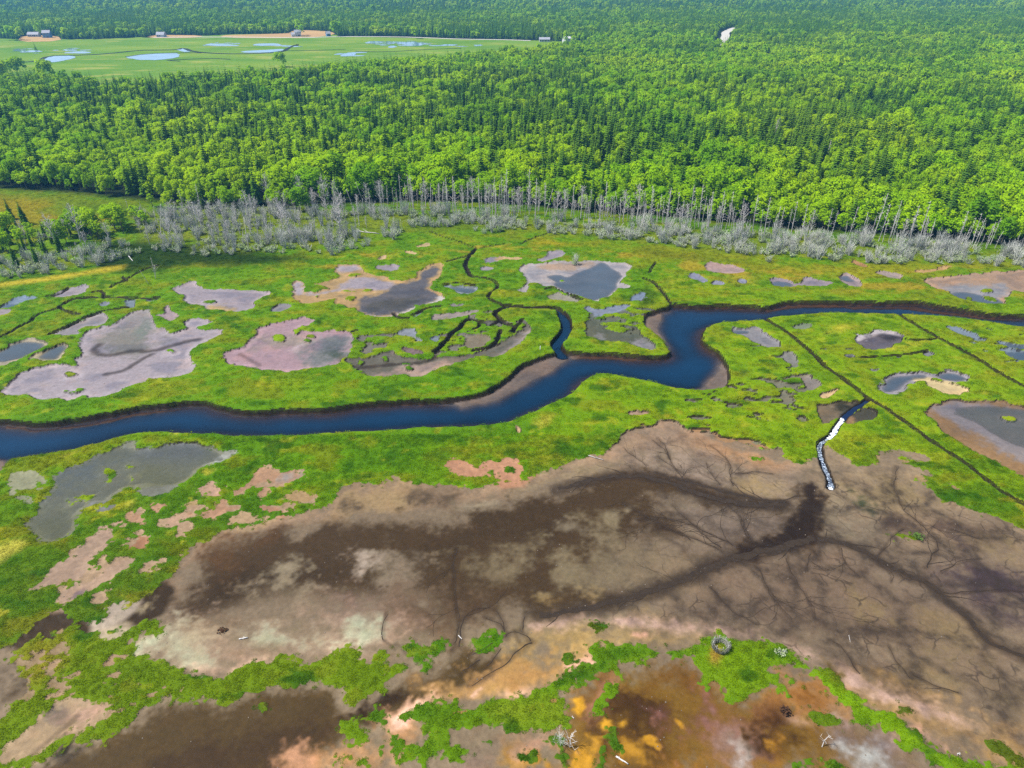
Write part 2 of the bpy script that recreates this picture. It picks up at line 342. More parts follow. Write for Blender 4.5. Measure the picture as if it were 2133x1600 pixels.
m d0a020 .5 1179,1464 1192,1460 1207,1470 1209,1488 1195,1490 1190,1478
m c89a20 .5 E1294,1514,9,9
m cf9f20 .5 1343,1532 1355,1535 1364,1552 1352,1550
m cf9f20 .5 1402,1492 1416,1492 1418,1510 1410,1508
m c89a20 .5 E1267,1520,10,7
m c29422 .7 1190,1580 1212,1568 1225,1585 1220,1600 1180,1600
m c29422 .7 E1222,1560,14,8
m b58a28 1.2 1290,1560 1330,1550 1340,1580 1300,1580
m b98c2c 1.2 1045,1560 1080,1550 1110,1570 1140,1600 1040,1600
m c29422 .8 1100,1580 1130,1575 1150,1600 1110,1600
m 8d7a74 3 960,1600 1000,1560 1050,1545 1060,1560 1010,1590 990,1610
m c49a8a 2 1090,1570 1140,1535 1142,1560 1120,1575
m 927a62 3 1010,1530 1060,1535 1120,1535 1090,1550 1040,1548 1000,1560
m a07c44 2.5 1560,1440 1620,1440 1640,1470 1600,1490 1540,1480
m 8a6440 2 1530,1455 1600,1460 1620,1470 1580,1480 1530,1472
m 6d4c2c 1.5 1535,1490 1640,1480 1640,1492 1560,1500
m c9a890 1 1640,1495 1668,1494 1650,1505
m b58a58 2 1600,1392 1650,1396 1700,1415 1740,1450 1768,1480 1762,1500 1720,1490 1660,1460 1630,1440
m 94682f 3 1630,1430 1690,1420 1730,1455 1735,1475 1690,1460
m c4bcb8 1 1720,1460 1740,1470 1742,1482 1728,1478
m 4e371c 2 1580,1530 1620,1512 1680,1525 1670,1550 1600,1555
m b88a30 1 E1617,1537,9,8
m 8b8084 3 1720,1510 1790,1512 1860,1540 1880,1570 1830,1590 1760,1570 1720,1540
m b8bec2 2 1770,1555 1800,1552 1830,1580 1810,1595 1780,1580
m b8bec2 1.2 E1745,1548,10,5
m b59a78 4 1900,1520 1960,1550 2040,1570 2140,1600 2140,1520 2040,1500 1920,1470
m a98c58 4 1750,1420 1800,1450 1900,1490 2000,1530 2140,1580 2140,1560 2000,1500 1880,1450 1790,1410
m e0b4a4 1.2 1900,1512 1940,1530 1990,1560 1975,1562 1920,1532
m c2a8a0 2 1500,1300 1620,1335 1700,1360 1790,1410 1870,1455 2000,1490 2060,1520 2030,1520 1900,1470 1800,1430 1700,1375 1600,1345 1490,1315 1330,1300 1230,1292 1100,1310 1100,1300 1230,1285 1350,1290
I 7c9a24 .8 25,1597 82,1590 105,1570 120,1547 150,1532 175,1545 200,1547 230,1525 262,1512 287,1482 320,1465 342,1452 375,1460 457,1469 475,1465 500,1445 535,1433 570,1423 598,1425 631,1418 664,1419 699,1431 720,1435 720,1461 730,1473 751,1472 755,1452 777,1452 802,1440 798,1428 805,1409 838,1391 835,1379 809,1377 807,1355 793,1355 786,1372 753,1372 730,1367 753,1358 734,1343 711,1344 692,1358 652,1362 570,1372 523,1384 497,1390 457,1412 425,1407 390,1397 350,1382 315,1370 287,1370 277,1350 282,1330 300,1320 342,1315 342,1300 327,1282 302,1285 265,1310 240,1330 220,1320 190,1312 150,1305 110,1310 60,1340 20,1370 -200,1450 -300,1700 0,1640
g a09a50 2 110,1330 60,1350 70,1400 130,1400 140,1360
P 4a3c2a .5 345,1222 300,1243 250,1264 220,1290 195,1297 160,1290 122,1271 100,1284 60,1306 20,1336 -60,1385 -60,1412 0,1378 40,1346 80,1320 98,1312 108,1326 128,1308 152,1302 192,1315 240,1309 268,1296 300,1284 330,1262
m a0947e .8 225,1285 235,1258 262,1250 268,1258 240,1278
m a0947e .8 268,1270 300,1252 318,1256 300,1275
P a8947e .6 7,1580 25,1550 62,1515 112,1465 150,1452 212,1462 217,1475 200,1505 162,1522 147,1517 112,1535 95,1555 62,1577 25,1592
m 6c6460 1.5 115,1470 140,1470 140,1495 122,1490
m ba9a90 2 150,1480 190,1470 200,1490 160,1512
P 8a7c6e .7 -80,1362 0,1362 32,1372 37,1400 67,1415 65,1440 40,1452 30,1470 0,1502 -80,1520
m 6c6054 1.5 0,1390 30,1378 36,1400 0,1420
m 5c4e3c 1.5 40,1420 65,1416 62,1436 20,1445
m 3e382c 1.5 120,1545 140,1535 145,1555 125,1575 105,1575
P b0a594 .5 212,1310 265,1310 240,1328 222,1322
P ab9688 .7 96,1199 110,1181 141,1162 164,1141 195,1125 199,1104 234,1104 244,1116 225,1132 211,1148 187,1169 178,1191 159,1205 112,1220 50,1232 47,1227 92,1200
P b09a8a .6 120,1250 130,1225 170,1210 200,1205 240,1170 280,1160 300,1165 250,1195 200,1225 160,1250 130,1262
m 86767a 1 140,1245 165,1232 180,1236 155,1252
P b2a69c .5 225,1270 230,1252 262,1248 275,1255 240,1285 218,1292
P b0988a .5 237,1094 251,1087 258,1094 241,1101
P b0927c .5 260,1078 272,1064 279,1073 302,1087 302,1094 281,1092
P a9836a .6 277,1139 291,1125 312,1125 309,1139 293,1153 281,1153
P b2927c .5 319,1062 335,1050 354,1053 335,1066
P b69c8a .5 342,1104 366,1078 398,1069 403,1076 375,1094 363,1104
P b8a07c .6 384,1062 398,1046 422,1050 405,1059
P bca090 .5 414,1035 423,1015 446,1000 459,1015 459,1027 439,1036
P b0927c .7 478,1028 505,1005 537,972 567,971 577,984 616,977 643,982 639,994 590,1007 570,1000 537,1009 511,1022 492,1031
m a29a98 1 575,1000 600,985 640,980 640,990 600,1005
P b0927c .5 528,1031 544,1015 567,1015 554,1033 537,1041
P b29a78 .6 570,1031 610,1015 652,1031 646,1040 606,1048 590,1044
P b28d78 .5 534,1061 551,1048 577,1048 587,1058 560,1076 541,1071
P b2927c .6 416,1071 446,1061 455,1038 475,1040 469,1058 495,1058 446,1081 423,1081
P b09a80 .7 472,1088 511,1068 524,1081 560,1082 500,1100
P b28c76 .6 918,976 931,956 958,958 981,972 1004,979 1013,959 1036,963 1056,951 1090,955 1090,1000 1050,1002 1046,989 1004,989 954,994
I 4f7a20 .4 1020,974 1040,980 1070,972 1074,976 1045,986 1022,980
g c8c0a0 1 1106,896 1132,866 1152,860 1145,880 1116,894
P c8ac8c .4 E1083,893,6,5
P b49a88 .5 1296,863 1312,855 1358,857 1329,866
P 84867a .9 54,1083 82,1064 89,1036 108,1024 112,998 122,984 138,973 178,959 204,942 234,930 265,923 279,926 281,935 302,936 319,930 352,926 394,920 429,926 466,939 494,939 490,947 471,961 441,966 413,977 394,998 373,1008 366,1020 335,1034 298,1034 302,1027 281,1015 253,1022 230,1036 225,1045 195,1050 173,1057 155,1069 157,1087 150,1104 136,1120 112,1130 91,1133 75,1118 73,1111 59,1102
m 6c7684 4 112,1010 125,980 190,955 230,945 230,965 190,985 150,1015 115,1030
m 82868e 3 290,940 350,928 410,925 460,942 430,955 370,955 320,960
m b4b8bc 1.5 440,958 470,942 490,940 475,958 445,966
m 7e7f66 4 260,980 330,970 390,975 380,1000 300,1010
m 7b7c62 4 70,1100 100,1070 150,1080 140,1110 100,1125
v - - 40,1090 82,1058 89,1030 108,1018 112,992 125,978 178,955 234,928 290,934 352,924 394,920 430,928 460,942 470,956 441,962 410,974 394,994 360,1006 300,1006 253,1018 222,1042 180,1052 155,1066 155,1087 148,1102 134,1118 112,1127 91,1128 65,1112
I 8ca818 .4 202,973 227,969 230,977 248,987 239,1001 218,1003 216,987
I 8ca818 .3 E266,968,7,4
I 8ca818 .3 E277,991,6,5
I 8ca818 .4 155,1036 171,1027 197,1034 178,1043
I 8ca818 .3 E142,1046,4,4
P 969882 .8 21,998 30,982 59,978 77,989 101,998 94,1015 77,1003 70,1024 40,1015 30,1031 14,1034 26,1017
P 84868a .5 192,1062 211,1055 239,1048 237,1057 204,1069
P 80827c .5 300,1030 340,1018 362,1018 335,1032 305,1036
g e0d8bc .8 0,1137 28,1128 63,1134 42,1148 23,1160 0,1177 -30,1180 -30,1140
g cfc69c .6 125,953 150,942 168,940 145,950
g d4ccb0 .6 E270,1048,9,6
g d8cfae .6 E432,984,8,7
g d8d0b0 .6 355,903 372,902 370,908 358,909
I 5a8c18 .6 849,1332 866,1326 931,1327 927,1351 910,1360 896,1362 894,1386 880,1391 873,1379 868,1362 849,1355
I 5a9018 .6 969,1327 1000,1323 1042,1318 1056,1325 1052,1339 1028,1353 1000,1359 991,1353
I 7ca020 .5 709,1503 723,1495 744,1495 753,1512 770,1534 746,1548 718,1545 710,1529
I 5a8620 .5 777,1473 788,1473 798,1508 793,1536 781,1531
I 5a8620 .5 784,1552 812,1535 828,1552 828,1575 815,1572 800,1560 788,1572
I 74a01e .7 816,1583 833,1564 875,1548 875,1534 866,1512 835,1496 856,1484 884,1456 908,1456 952,1456 959,1480 1000,1475 1028,1454 1070,1461 1110,1454 1129,1437 1164,1414 1206,1386 1234,1381 1225,1355 1270,1344 1305,1339 1363,1348 1422,1344 1469,1323 1498,1319 1578,1336 1629,1349 1648,1368 1674,1378 1715,1392 1738,1410 1770,1442 1834,1485 1876,1510 1898,1528 1949,1550 2001,1572 2058,1588 2133,1602 2300,1640 2300,1760 2026,1620 1930,1600 1914,1570 1876,1564 1873,1538 1834,1519 1786,1506 1764,1500 1770,1474 1722,1439 1700,1407 1668,1394 1629,1388 1604,1388 1600,1400 1629,1429 1626,1445 1604,1432 1578,1426 1562,1432 1559,1448 1514,1452 1498,1410 1470,1420 1464,1386 1434,1362 1366,1362 1328,1384 1286,1386 1288,1414 1274,1445 1253,1473 1248,1503 1239,1503 1241,1466 1253,1437 1274,1421 1260,1395 1234,1405 1199,1430 1164,1456 1171,1480 1183,1512 1164,1531 1131,1529 1070,1531 1028,1529 1007,1508 992,1512 969,1524 936,1534 934,1564 964,1555 980,1571 966,1595 917,1583 894,1587 887,1600 852,1587
g 5b8a24 1.5 835,1500 884,1456 952,1456 940,1500 890,1520
g 90a840 2 1000,1480 1100,1460 1170,1470 1180,1510 1100,1520 1020,1520
g 88b020 1.5 1440,1350 1560,1350 1640,1380 1600,1385 1600,1420 1560,1420 1500,1410
g 8fbc20 1.2 1640,1382 1720,1410 1790,1460 1900,1540 2000,1590 1960,1600 1840,1520 1740,1450
g 4a7c2a 1.5 1180,1440 1230,1390 1300,1345 1420,1350 1420,1358 1300,1365
g d0a88a .6 1478,1345 1488,1340 1490,1370 1480,1368
m 7a6a40 1 1700,1370 1722,1366 1738,1391 1738,1410 1720,1400
g 6c7434 1.5 1690,1370 1722,1366 1745,1400 1735,1412 1715,1390
I 5a8030 .6 1141,1538 1164,1536 1164,1557 1145,1557
I 4f7d28 .5 1272,1529 1286,1527 1286,1562 1272,1559
I 4f7d28 .5 1244,1564 1255,1566 1251,1610 1237,1610
I 5a8030 .5 1155,1571 1173,1578 1173,1605 1150,1590
I 5a8030 .5 E1110,1590,11,8
I 5a8030 .5 E1021,1557,9,6
I 6a9a20 .5 687,1583 709,1573 709,1590 690,1597
I 6a9a20 .5 741,1576 762,1571 765,1585 746,1587
I 7a8a30 .3 E537,1473,7,7
I 567c28 .6 1173,1374 1199,1362 1195,1379 1178,1386
I 5e6c2c .9 1213,1304 1270,1300 1258,1322 1230,1318
I 5d6c30 .8 1879,1471 1900,1472 1911,1490 1882,1497
I 5d6c30 1 2055,1532 2084,1538 2133,1577 2200,1600 2133,1592 2074,1570
I 6c8a24 .8 1674,1474 1693,1471 1738,1493 1713,1503 1674,1493
I 5a8a20 .6 1632,1596 1671,1577 1690,1600 1640,1620
I 5a8a20 .6 1725,1577 1751,1589 1738,1610 1715,1600
I 6c9a20 .4 E1639,1416,8,5
I 6f8428 .6 1862,1116 1890,1112 1904,1120 1880,1126
I 5c8a24 .4 E1572,945,14,6
m 565a44 1.5 1772,1050 1800,1030 1815,1055 1824,1070 1790,1064
g 4d7a28 1.5 918,976 900,950 930,945 900,985 860,1000
g 4a7a24 2.5 1096,990 1120,960 1170,930 1240,920 1290,900 1280,930 1210,950 1150,966
g 47762a 2 1130,930 1180,915 1190,940 1150,950
g 5a7c28 2 1790,950 1840,940 1845,965 1800,972
g 567a28 2 1885,965 1960,990 2000,1040 2040,1060 1960,1045 1930,1010
g 5d8a2c 4 90,1180 200,1090 330,1050 420,1085 350,1120 250,1180 300,1230 150,1260
g 5f7f24 3 300,1210 360,1150 440,1100 480,1095 420,1130 370,1180
g 527c24 3 400,1080 480,1040 560,1060 640,1050 680,1030 620,1060 540,1085
g b8a448 3 1100,500 1200,505 1180,515 1110,512
"""
DARK = ["1.0|1692,1118 1640,1138 1560,1152 1490,1175 1430,1203 1360,1228 1280,1252 1190,1272 1120,1280", ".9|1640,1048 1560,1050 1480,1036 1420,1012 1340,988 1250,992 1160,1018",  # wet drainage lines on the mud: half-width in metres | polyline
 ".35|1440,1125 1400,1100 1340,1070 1300,1050", ".3|1500,1140 1460,1105 1430,1080 1400,1050", ".3|1530,1135 1480,1110 1440,1090 1380,1075 1330,1080", ".25|1500,1145 1440,1115 1370,1095",
 ".25|1560,1120 1545,1090 1540,1070 1520,1055", ".2|1570,1130 1555,1100 1545,1080", ".5|1640,1045 1600,1042 1500,1020 1430,1000 1370,985", ".2|1430,1000 1400,970 1395,945 1380,930 1360,915",
 ".3|1395,955 1390,930 1370,910", ".15|1440,1000 1410,975 1370,950", ".15|1500,1010 1480,985 1470,960", ".2|1525,1010 1522,985 1520,960 1500,940 1480,925", ".2|1530,985 1570,980 1610,985",
 ".15|1350,970 1320,950 1300,930", ".3|1665,1030 1640,1040 1600,1045", ".7|1705,1122 1760,1130 1800,1145 1850,1175 1900,1200 1935,1212 1960,1235 1990,1260 2020,1290 2045,1320 2080,1345 2135,1368 2200,1390",
 ".2|1955,1230 2000,1235 2060,1225 2135,1230", ".15|1830,1165 1860,1190 1860,1210", ".2|1960,1190 1990,1170 2040,1160", ".2|2050,1330 2070,1340", ".25|1500,1165 1440,1195 1400,1215 1340,1225",
 ".35|960,1345 957,1310 960,1290 985,1270 1020,1262", ".2|945,1340 950,1320 955,1300", ".25|950,1345 942,1352", ".3|1055,1320 1050,1295 1040,1280 1030,1270", ".25|1085,1310 1090,1290 1095,1275",
 ".3|1105,1335 1080,1310 1060,1315 1056,1330", ".35|1110,1335 1085,1350 1060,1370 1030,1400 980,1425", ".2|1085,1340 1075,1325 1070,1310", ".25|1050,1310 1030,1290 1010,1285", ".25|800,1330 795,1310 800,1290 805,1275",
 ".2|800,1330 815,1340 825,1350", ".3|850,1355 840,1345 825,1338", ".3|1000,1370 985,1385 960,1400", ".2|1040,1350 1025,1375 1010,1390",
 ".2|1790,1400 1760,1350 1730,1330", ".2|1900,1410 1860,1370 1850,1340", ".3|1930,1180 1960,1130 1930,1100 1880,1060 1860,1010 1870,970", ".2|1880,1100 1850,1130 1830,1160", ".2|2040,1120 1980,1100",
 ".2|1640,1160 1650,1200 1690,1250 1700,1290", ".2|1580,1180 1600,1230 1650,1290", ".15|1690,1150 1680,1190", ".2|1750,1140 1760,1170 1790,1200", ".2|1480,1220 1520,1270 1580,1300", ".2|2000,1440 1950,1430 1900,1400",
 ".6|206,715 192,726 204,737 234,736 281,726 302,731 328,726 363,715 410,705", ".5|218,776 258,769 288,750 312,736", ".35|180,1548 130,1582", ".2|950,1140 945,1180 950,1240 955,1290", ".25|1030,1340 1010,1352 975,1362",
 ".5|730,760 760,762 800,758 850,756 890,750 912,738", ".4|540,758 520,745 500,735", ".25|62,1577 110,1530 160,1490"]
DITCH = [  # half-width, depth | polyline
 ".40,.5|1806,831 1802,835 1784,845 1770,857 1760,864 1750,880 1742,895 1730,911 1711,919 1707,930 1711,946 1716,960 1720,974 1728,988 1733,1001 1733,1014",
 ".26,.9|1590,660 1600,668 1640,690 1700,742 1712,760 1767,795 1807,828", ".22,.6|1807,828 1827,838 1877,870 1917,900 1967,935 2017,967 2067,1010 2133,1053 2250,1110",
 ".24,.8|1871,650 1876,657 1900,672 1950,700 1990,722 2040,750 2090,780 2133,803 2250,860", ".15,.4|1947,705 1920,708 1887,707",
 ".95,1.5|1172,735 1164,724 1160,717 1162,708 1178,693 1182,680 1180,668 1171,652", ".5,1.2|1171,652 1162,642 1145,640 1096,639 1071,637 1050,635", ".2,.5|1050,635 1024,625 1016,615 1025,606 1040,596 1030,585 1014,579 991,577 981,575",
 ".35,.7|981,575 973,566 968,552 972,541 984,524 995,517", ".12,.3|995,517 1020,512 1050,508", ".12,.3|930,545 960,536 985,528", ".12,.3|995,517 960,503 930,495 895,480", ".12,.3|1085,507 1110,495 1150,482",
 ".4,.7|1057,639 1040,645 1027,650 1039,662 1055,675 1076,678 1068,688", ".25,.5|1039,666 1022,675", ".35,.6|1042,688 1039,704 1030,716 1011,724 984,729", ".4,.7|981,663 963,670 960,681 940,691 935,703 922,714 916,724 906,731",
 ".25,.5|999,672 996,681 986,685", ".2,.4|1010,671 981,664", ".2,.4|1090,664 1076,678", ".25,.6|1397,631 1378,604 1364,588 1341,579", ".14,.35|1352,567 1366,546",
 ".28,.6|0,702 25,690 45,678 65,668 70,660 90,650 120,642", ".3,.6|122,640 125,635 150,623 190,618 240,618 290,622 330,620", ".2,.45|122,640 140,649 165,653", ".2,.4|255,575 270,585 240,590 232,598", ".16,.35|232,597 270,578 300,560 330,552",
 ".2,.45|100,697 125,686 160,668 200,650 255,640 270,640", ".2,.4|195,608 215,605 218,620", ".18,.4|96,617 115,614 140,600", ".14,.35|859,655 884,643 923,637", ".14,.3|820,650 830,662 850,663", ".16,.35|1137,602 1155,598 1180,610 1214,625",
 ".16,.35|1840,742 1880,740 1930,730", ".15,.35|1770,742 1810,745 1830,742", ".14,.3|920,592 950,588 990,594", ".2,.4|745,687 735,690"]

# ------------------------------------------------------------------ forest layout (photo pixel of the tree bases)
FX = [-900, -400, 0, 150, 300, 420, 560, 660, 760, 840, 900, 1000, 1200, 1400, 1600, 1800, 2000, 2133, 2500, 3200]
FY = [395, 395, 392, 403, 418, 428, 430, 428, 424, 418, 418, 422, 438, 452, 471, 487, 502, 516, 560, 640]
def front_y(px): return np.interp(px, FX, FY)
FAR_MARSH = pts("-900,80 0,80 40,82 130,82 200,82 300,77 420,75 470,72 600,70 700,72 705,76 900,80 1000,82 1100,84 1160,86 1225,90 1235,97 1165,102 1100,118 1000,124 900,132 800,142 700,152 600,162 500,168 420,176 350,186 250,190 150,180 60,168 0,166 -200,170 -900,170")
HAY = [pts("455,74 520,72 600,70 610,64 640,63 690,66 700,72 650,79 560,80 470,79"), pts("470,59 500,56 555,57 550,63 480,62")]
YARDS = [pts("45,74 120,74 130,86 35,88"), pts("315,74 360,73 420,74 420,79 300,80"), pts("1105,83 1155,83 1160,92 1100,92"), pts("1165,86 1205,85 1230,94 1170,95")]
ROAD_FAR = pts("1496,96 1503,88 1509,80 1512,74 1510,69 1516,65 1524,61 1534,58")
ROAD_SIDE = pts("320,78.5 420,77 640,79 700,76.5 830,77 900,79.5 960,82 1050,83 1105,85")

# ------------------------------------------------------------------ the ground sheet: one fan-shaped grid, fine near the marsh, running on to the horizon
ys = []
for q in np.arange(1720, 330, -2.15):
    ys.append(float(at(1066, q)[1]))
ys = [ys[0] - 26, ys[0] - 14, ys[0] - 5] + ys
while ys[-1] < 9000: ys.append(ys[-1] + max(1.5, (ys[-1] - 200) * 0.045))
ys = np.array(ys); NY = len(ys); NX = 860; U = np.linspace(-1, 1, NX)
halfw = 0.75 * (0.848 * ys + 31.8) * 1.22 + 3
GX = U[None, :] * halfw[:, None]; GY = np.repeat(ys[:, None], NX, 1)
WX = GX + 1.1 * (fbm(GX / 2.6, GY / 2.6, 1, 3) - .5) + 1.5 * (fbm(GX / 9, GY / 9, 5, 2) - .5)
WY = GY + 1.1 * (fbm(GX / 2.6, GY / 2.6, 11, 3) - .5) + 1.5 * (fbm(GX / 9, GY / 9, 15, 2) - .5)
n_near = int(np.searchsorted(ys, 262))
sl = slice(0, n_near); X = WX[sl]; Y = WY[sl]; XR, YR = GX[sl], GY[sl]
PX, PY = pix(XR, YR)
gm = np.full(X.shape, 3.0); wm = np.full(X.shape, -3.0)
nA = fbm(XR / 3.2, YR / 3.2, 21, 4); nB = fbm(XR / 11, YR / 11, 31, 3); nC = fbm(XR / 1.1, YR / 1.1, 41, 3); nE = fbm(XR / .45, YR / .45, 45, 2); nD = fbm(XR / 28, YR / 28, 51, 2)
def mix(a, b, t): return a + (b - a) * t[..., None]
def lg(h): return lin(h, .50) * np.array([1.0, 1.0, .14])
vm = np.full(X.shape, -3.0)
# living salt grass: mid green, lime, yellowish and dark clumps
gc = mix(lg('#6b9c14') * np.ones(X.shape + (3,)), lg('#7fa41a'), sstep(.40, .75, nB) * .8)
gc = mix(gc, lg('#588c14'), sstep(.52, .78, nA) * .45)
gc = mix(gc, lg('#9fa838'), sstep(.55, .8, fbm(XR / 6, YR / 4, 61, 4)) * sstep(.4, .65, nD) * .55)
right = sstep(900, 1500, PX) * sstep(560, 660, PY)
gc = mix(gc, lg('#93b022'), right * .6)
gc = mix(gc, lg('#b9b365'), sstep(.66, .84, fbm(XR / 5 + 3, YR / 3.2, 71, 4)) * .45)
near = sstep(930, 1150, PY)
gc = mix(gc, lg('#68882a'), near * .8)
band = fbm(XR / 5.5, YR / 3.0, 221, 4)
gc = mix(gc, lg('#8b8f3a'), sstep(.53, .68, band) * (.55 + .25 * near) )
gc = mix(gc, lg('#4f7f1c'), sstep(.46, .32, band) * (.5 + .2 * near))
gc = mix(gc, lg('#c2bd72'), sstep(.66, .76, fbm(XR / 2.2, YR / 1.5, 231, 4)) * (.4 + .3 * near))
mc = mix(lin('#82745f') * np.ones(X.shape + (3,)), lin('#716352'), sstep(.4, .7, nA))
def region(P, m):
    x0, x1 = P[:, 0].min() - m, P[:, 0].max() + m; y0, y1 = P[:, 1].min() - m, P[:, 1].max() + m
    r0 = max(0, int(np.searchsorted(ys[:n_near], y0)) - 1); r1 = min(n_near, int(np.searchsorted(ys[:n_near], y1)) + 1)
    if r1 <= r0: return None
    hw = halfw[r0:r1].min()
    cA = x0 / (halfw[r0:r1].min() if x0 < 0 else halfw[r0:r1].max()); cB = x1 / (halfw[r0:r1].max() if x1 < 0 else halfw[r0:r1].min())
    c0 = int(np.clip((cA + 1) / 2 * (NX - 1) - 1, 0, NX - 1)); c1 = int(np.clip((cB + 1) / 2 * (NX - 1) + 2, 1, NX))
    if c1 <= c0: return None
    return (slice(r0, r1), slice(c0, c1))
def shape(tok):
    if tok.startswith('E'):
        cx, cy_, rx, ry = (float(v) for v in tok[1:].split(','))
        return np.array([(cx + rx * math.cos(a), cy_ + ry * math.sin(a)) for a in np.linspace(0, 2 * math.pi, 13)[:-1]])
    return None
for line in OPS.strip().split('\n'):
    op, colr, fe, rest = line.split(' ', 3)
    pp = shape(rest) if rest.startswith('E') else np.array(pts(rest))
    pp = chaikin(pp) if len(pp) < 90 else pp
    gx, gy = at(pp[:, 0], pp[:, 1]); P = np.stack([gx, gy], 1)
    f = 1.0 if fe == '-' else float(fe)
    rg = region(P, 3.2 + f * 1.5)
    if rg is None: continue
    sd = poly_sd(X[rg], Y[rg], gx, gy)
    if op in 'PI': sd = sd + ((nC[rg] - .5) * 1.2 + (nA[rg] - .5) * 1.1) * (.45 + .55 * (1 - sstep(1100, 1250, PY[rg])))
    if op == 'P':
        gm[rg] = np.minimum(gm[rg], np.clip(-sd, -3, 3))
        mc[rg] = mix(mc[rg], lin('#' + colr), sstep(-1.6, -.6, sd))
    elif op == 'I':
        gm[rg] = np.maximum(gm[rg], np.clip(sd, -3, 3))
        if colr != '-': gc[rg] = mix(gc[rg], lg('#' + colr), sstep(-.8, .1, sd) * (.6 + .4 * nA[rg]))
    elif op == 'm':
        a = sstep(-f * .75, f * .75, sd + (nA[rg] - .5) * 2.2 * f + (nC[rg] - .5) * (1.0 + .6 * f) + (nE[rg] - .5) * (.4 + .6 * f))
        mc[rg] = mix(mc[rg], lin('#' + colr), a)
    elif op == 'g':
        a = sstep(-f, f, sd + (nA[rg] - .5) * 2.4 * f + (nC[rg] - .5) * 1.0)
        gc[rg] = mix(gc[rg], lg('#' + colr), a * .85)
    elif op == 'v':
        vm[rg] = np.maximum(vm[rg], np.clip(sd, -3, 3))
    elif op == 'w':
        wm[rg] = np.maximum(wm[rg], np.clip(sd, -3, 3))
def blob(P, col, f, k=1.0, arr=None):
    sd = inpoly_px(XR, YR, P); a = sstep(-f, f, sd + (nA - .5) * 1.6 * f + (nB - .5) * 1.6 * f) * k
    return mix(arr, lg(col), a)
BROKEN = [("60,1350 200,1320 280,1340 300,1375 420,1420 520,1400 500,1440 340,1450 260,1510 150,1530 90,1500 40,1420", 1.5, 1.0, .345, '#a08a74'), ("60,1235 95,1190 200,1095 330,1045 420,1030 480,995 560,965 650,975 690,1035 640,1062 540,1085 460,1105 400,1125 350,1190 300,1235 180,1265", 2.4, 1.5, .40, '#b09a84'),
 ("717,746 745,690 830,685 910,690 960,660 1010,640 1060,640 1105,670 1090,715 1035,745 940,760 850,788 760,782", 2.6, 1.4, .37, '#8d8a80'),
 ("1219,670 1250,640 1310,632 1345,610 1362,640 1335,690 1362,715 1343,724 1237,705", 2.2, 1.3, .42, '#7a7f74'),
 ("1540,770 1700,775 1700,860 1640,930 1560,920 1380,880 1420,830", 3.2, 1.6, .31, '#8c8a78'),
 ("0,1330 120,1300 200,1330 140,1430 60,1470 0,1500", 1.6, 1.2, .44, '#94826a'),
 ("1560,700 1640,730 1700,790 1640,800 1560,760", 2.6, 1.3, .37, '#8a8d80'), ("1640,670 1720,680 1800,740 1960,740 1960,770 1800,790 1700,740", 3.0, 1.5, .30, '#8a8e86'),
 ("20,980 100,985 110,1030 60,1060 10,1060", 1.5, 1.0, .46, '#8e927e'), ("1960,670 2140,690 2140,760 2060,750", 3, 1.4, .34, '#8a96a0'),
 ("1740,900 1850,935 1960,980 2060,1060 1980,1050 1900,1000 1820,970", 1.8, 1.2, .38, '#a08c6c'), ("1290,880 1400,870 1600,920 1690,960 1640,960 1500,925 1400,895 1300,905", 2, 1.3, .44, '#a88a6a'),
 ("1180,1390 1280,1350 1420,1350 1500,1400 1580,1440 1640,1480 1740,1500 1640,1520 1500,1460 1440,1400 1300,1400", 1.3, .9, .30, '#a07c48'), ("840,1480 960,1450 1180,1440 1180,1520 1000,1510 920,1560 840,1590", 1.4, 1.0, .28, '#a8845a')]
for T, s1, s2, th, col_ in BROKEN:
    pz = np.array(pts(T)); gx, gy = at(pz[:, 0], pz[:, 1]); rg = region(np.stack([gx, gy], 1), 3)
    zone = sstep(-1.5, 1.5, poly_sd(X[rg], Y[rg], gx, gy)); nn = fbm(XR[rg] / s1, YR[rg] / s2, 191, 4)
    cutm = (nn - th) * 7 * s2 + 3.5 * (1 - zone); low = gm[rg] > cutm
    mc[rg] = mix(mc[rg], lin(col_), low * (gm[rg] > 0) * 1.0); gm[rg] = np.minimum(gm[rg], np.clip(cutm, -3, 3))
strip = sstep(-3, 3, inpoly_px(XR, YR, pts("560,560 700,530 900,495 1200,510 1400,525 1600,548 1900,556 2200,552 2200,620 1900,612 1600,600 1420,575 1400,560 1100,535 900,545 700,580")))
gc = mix(gc, lg('#b8a070'), strip * sstep(.60, .72, fbm(XR / 7, YR / 3.5, 201, 4)) * .8)
gc = mix(gc, lg('#3f6e18'), sstep(.64, .76, fbm(XR / 3.4, YR / 2.2, 211, 4)) * .8 * sstep(540, 600, PY))
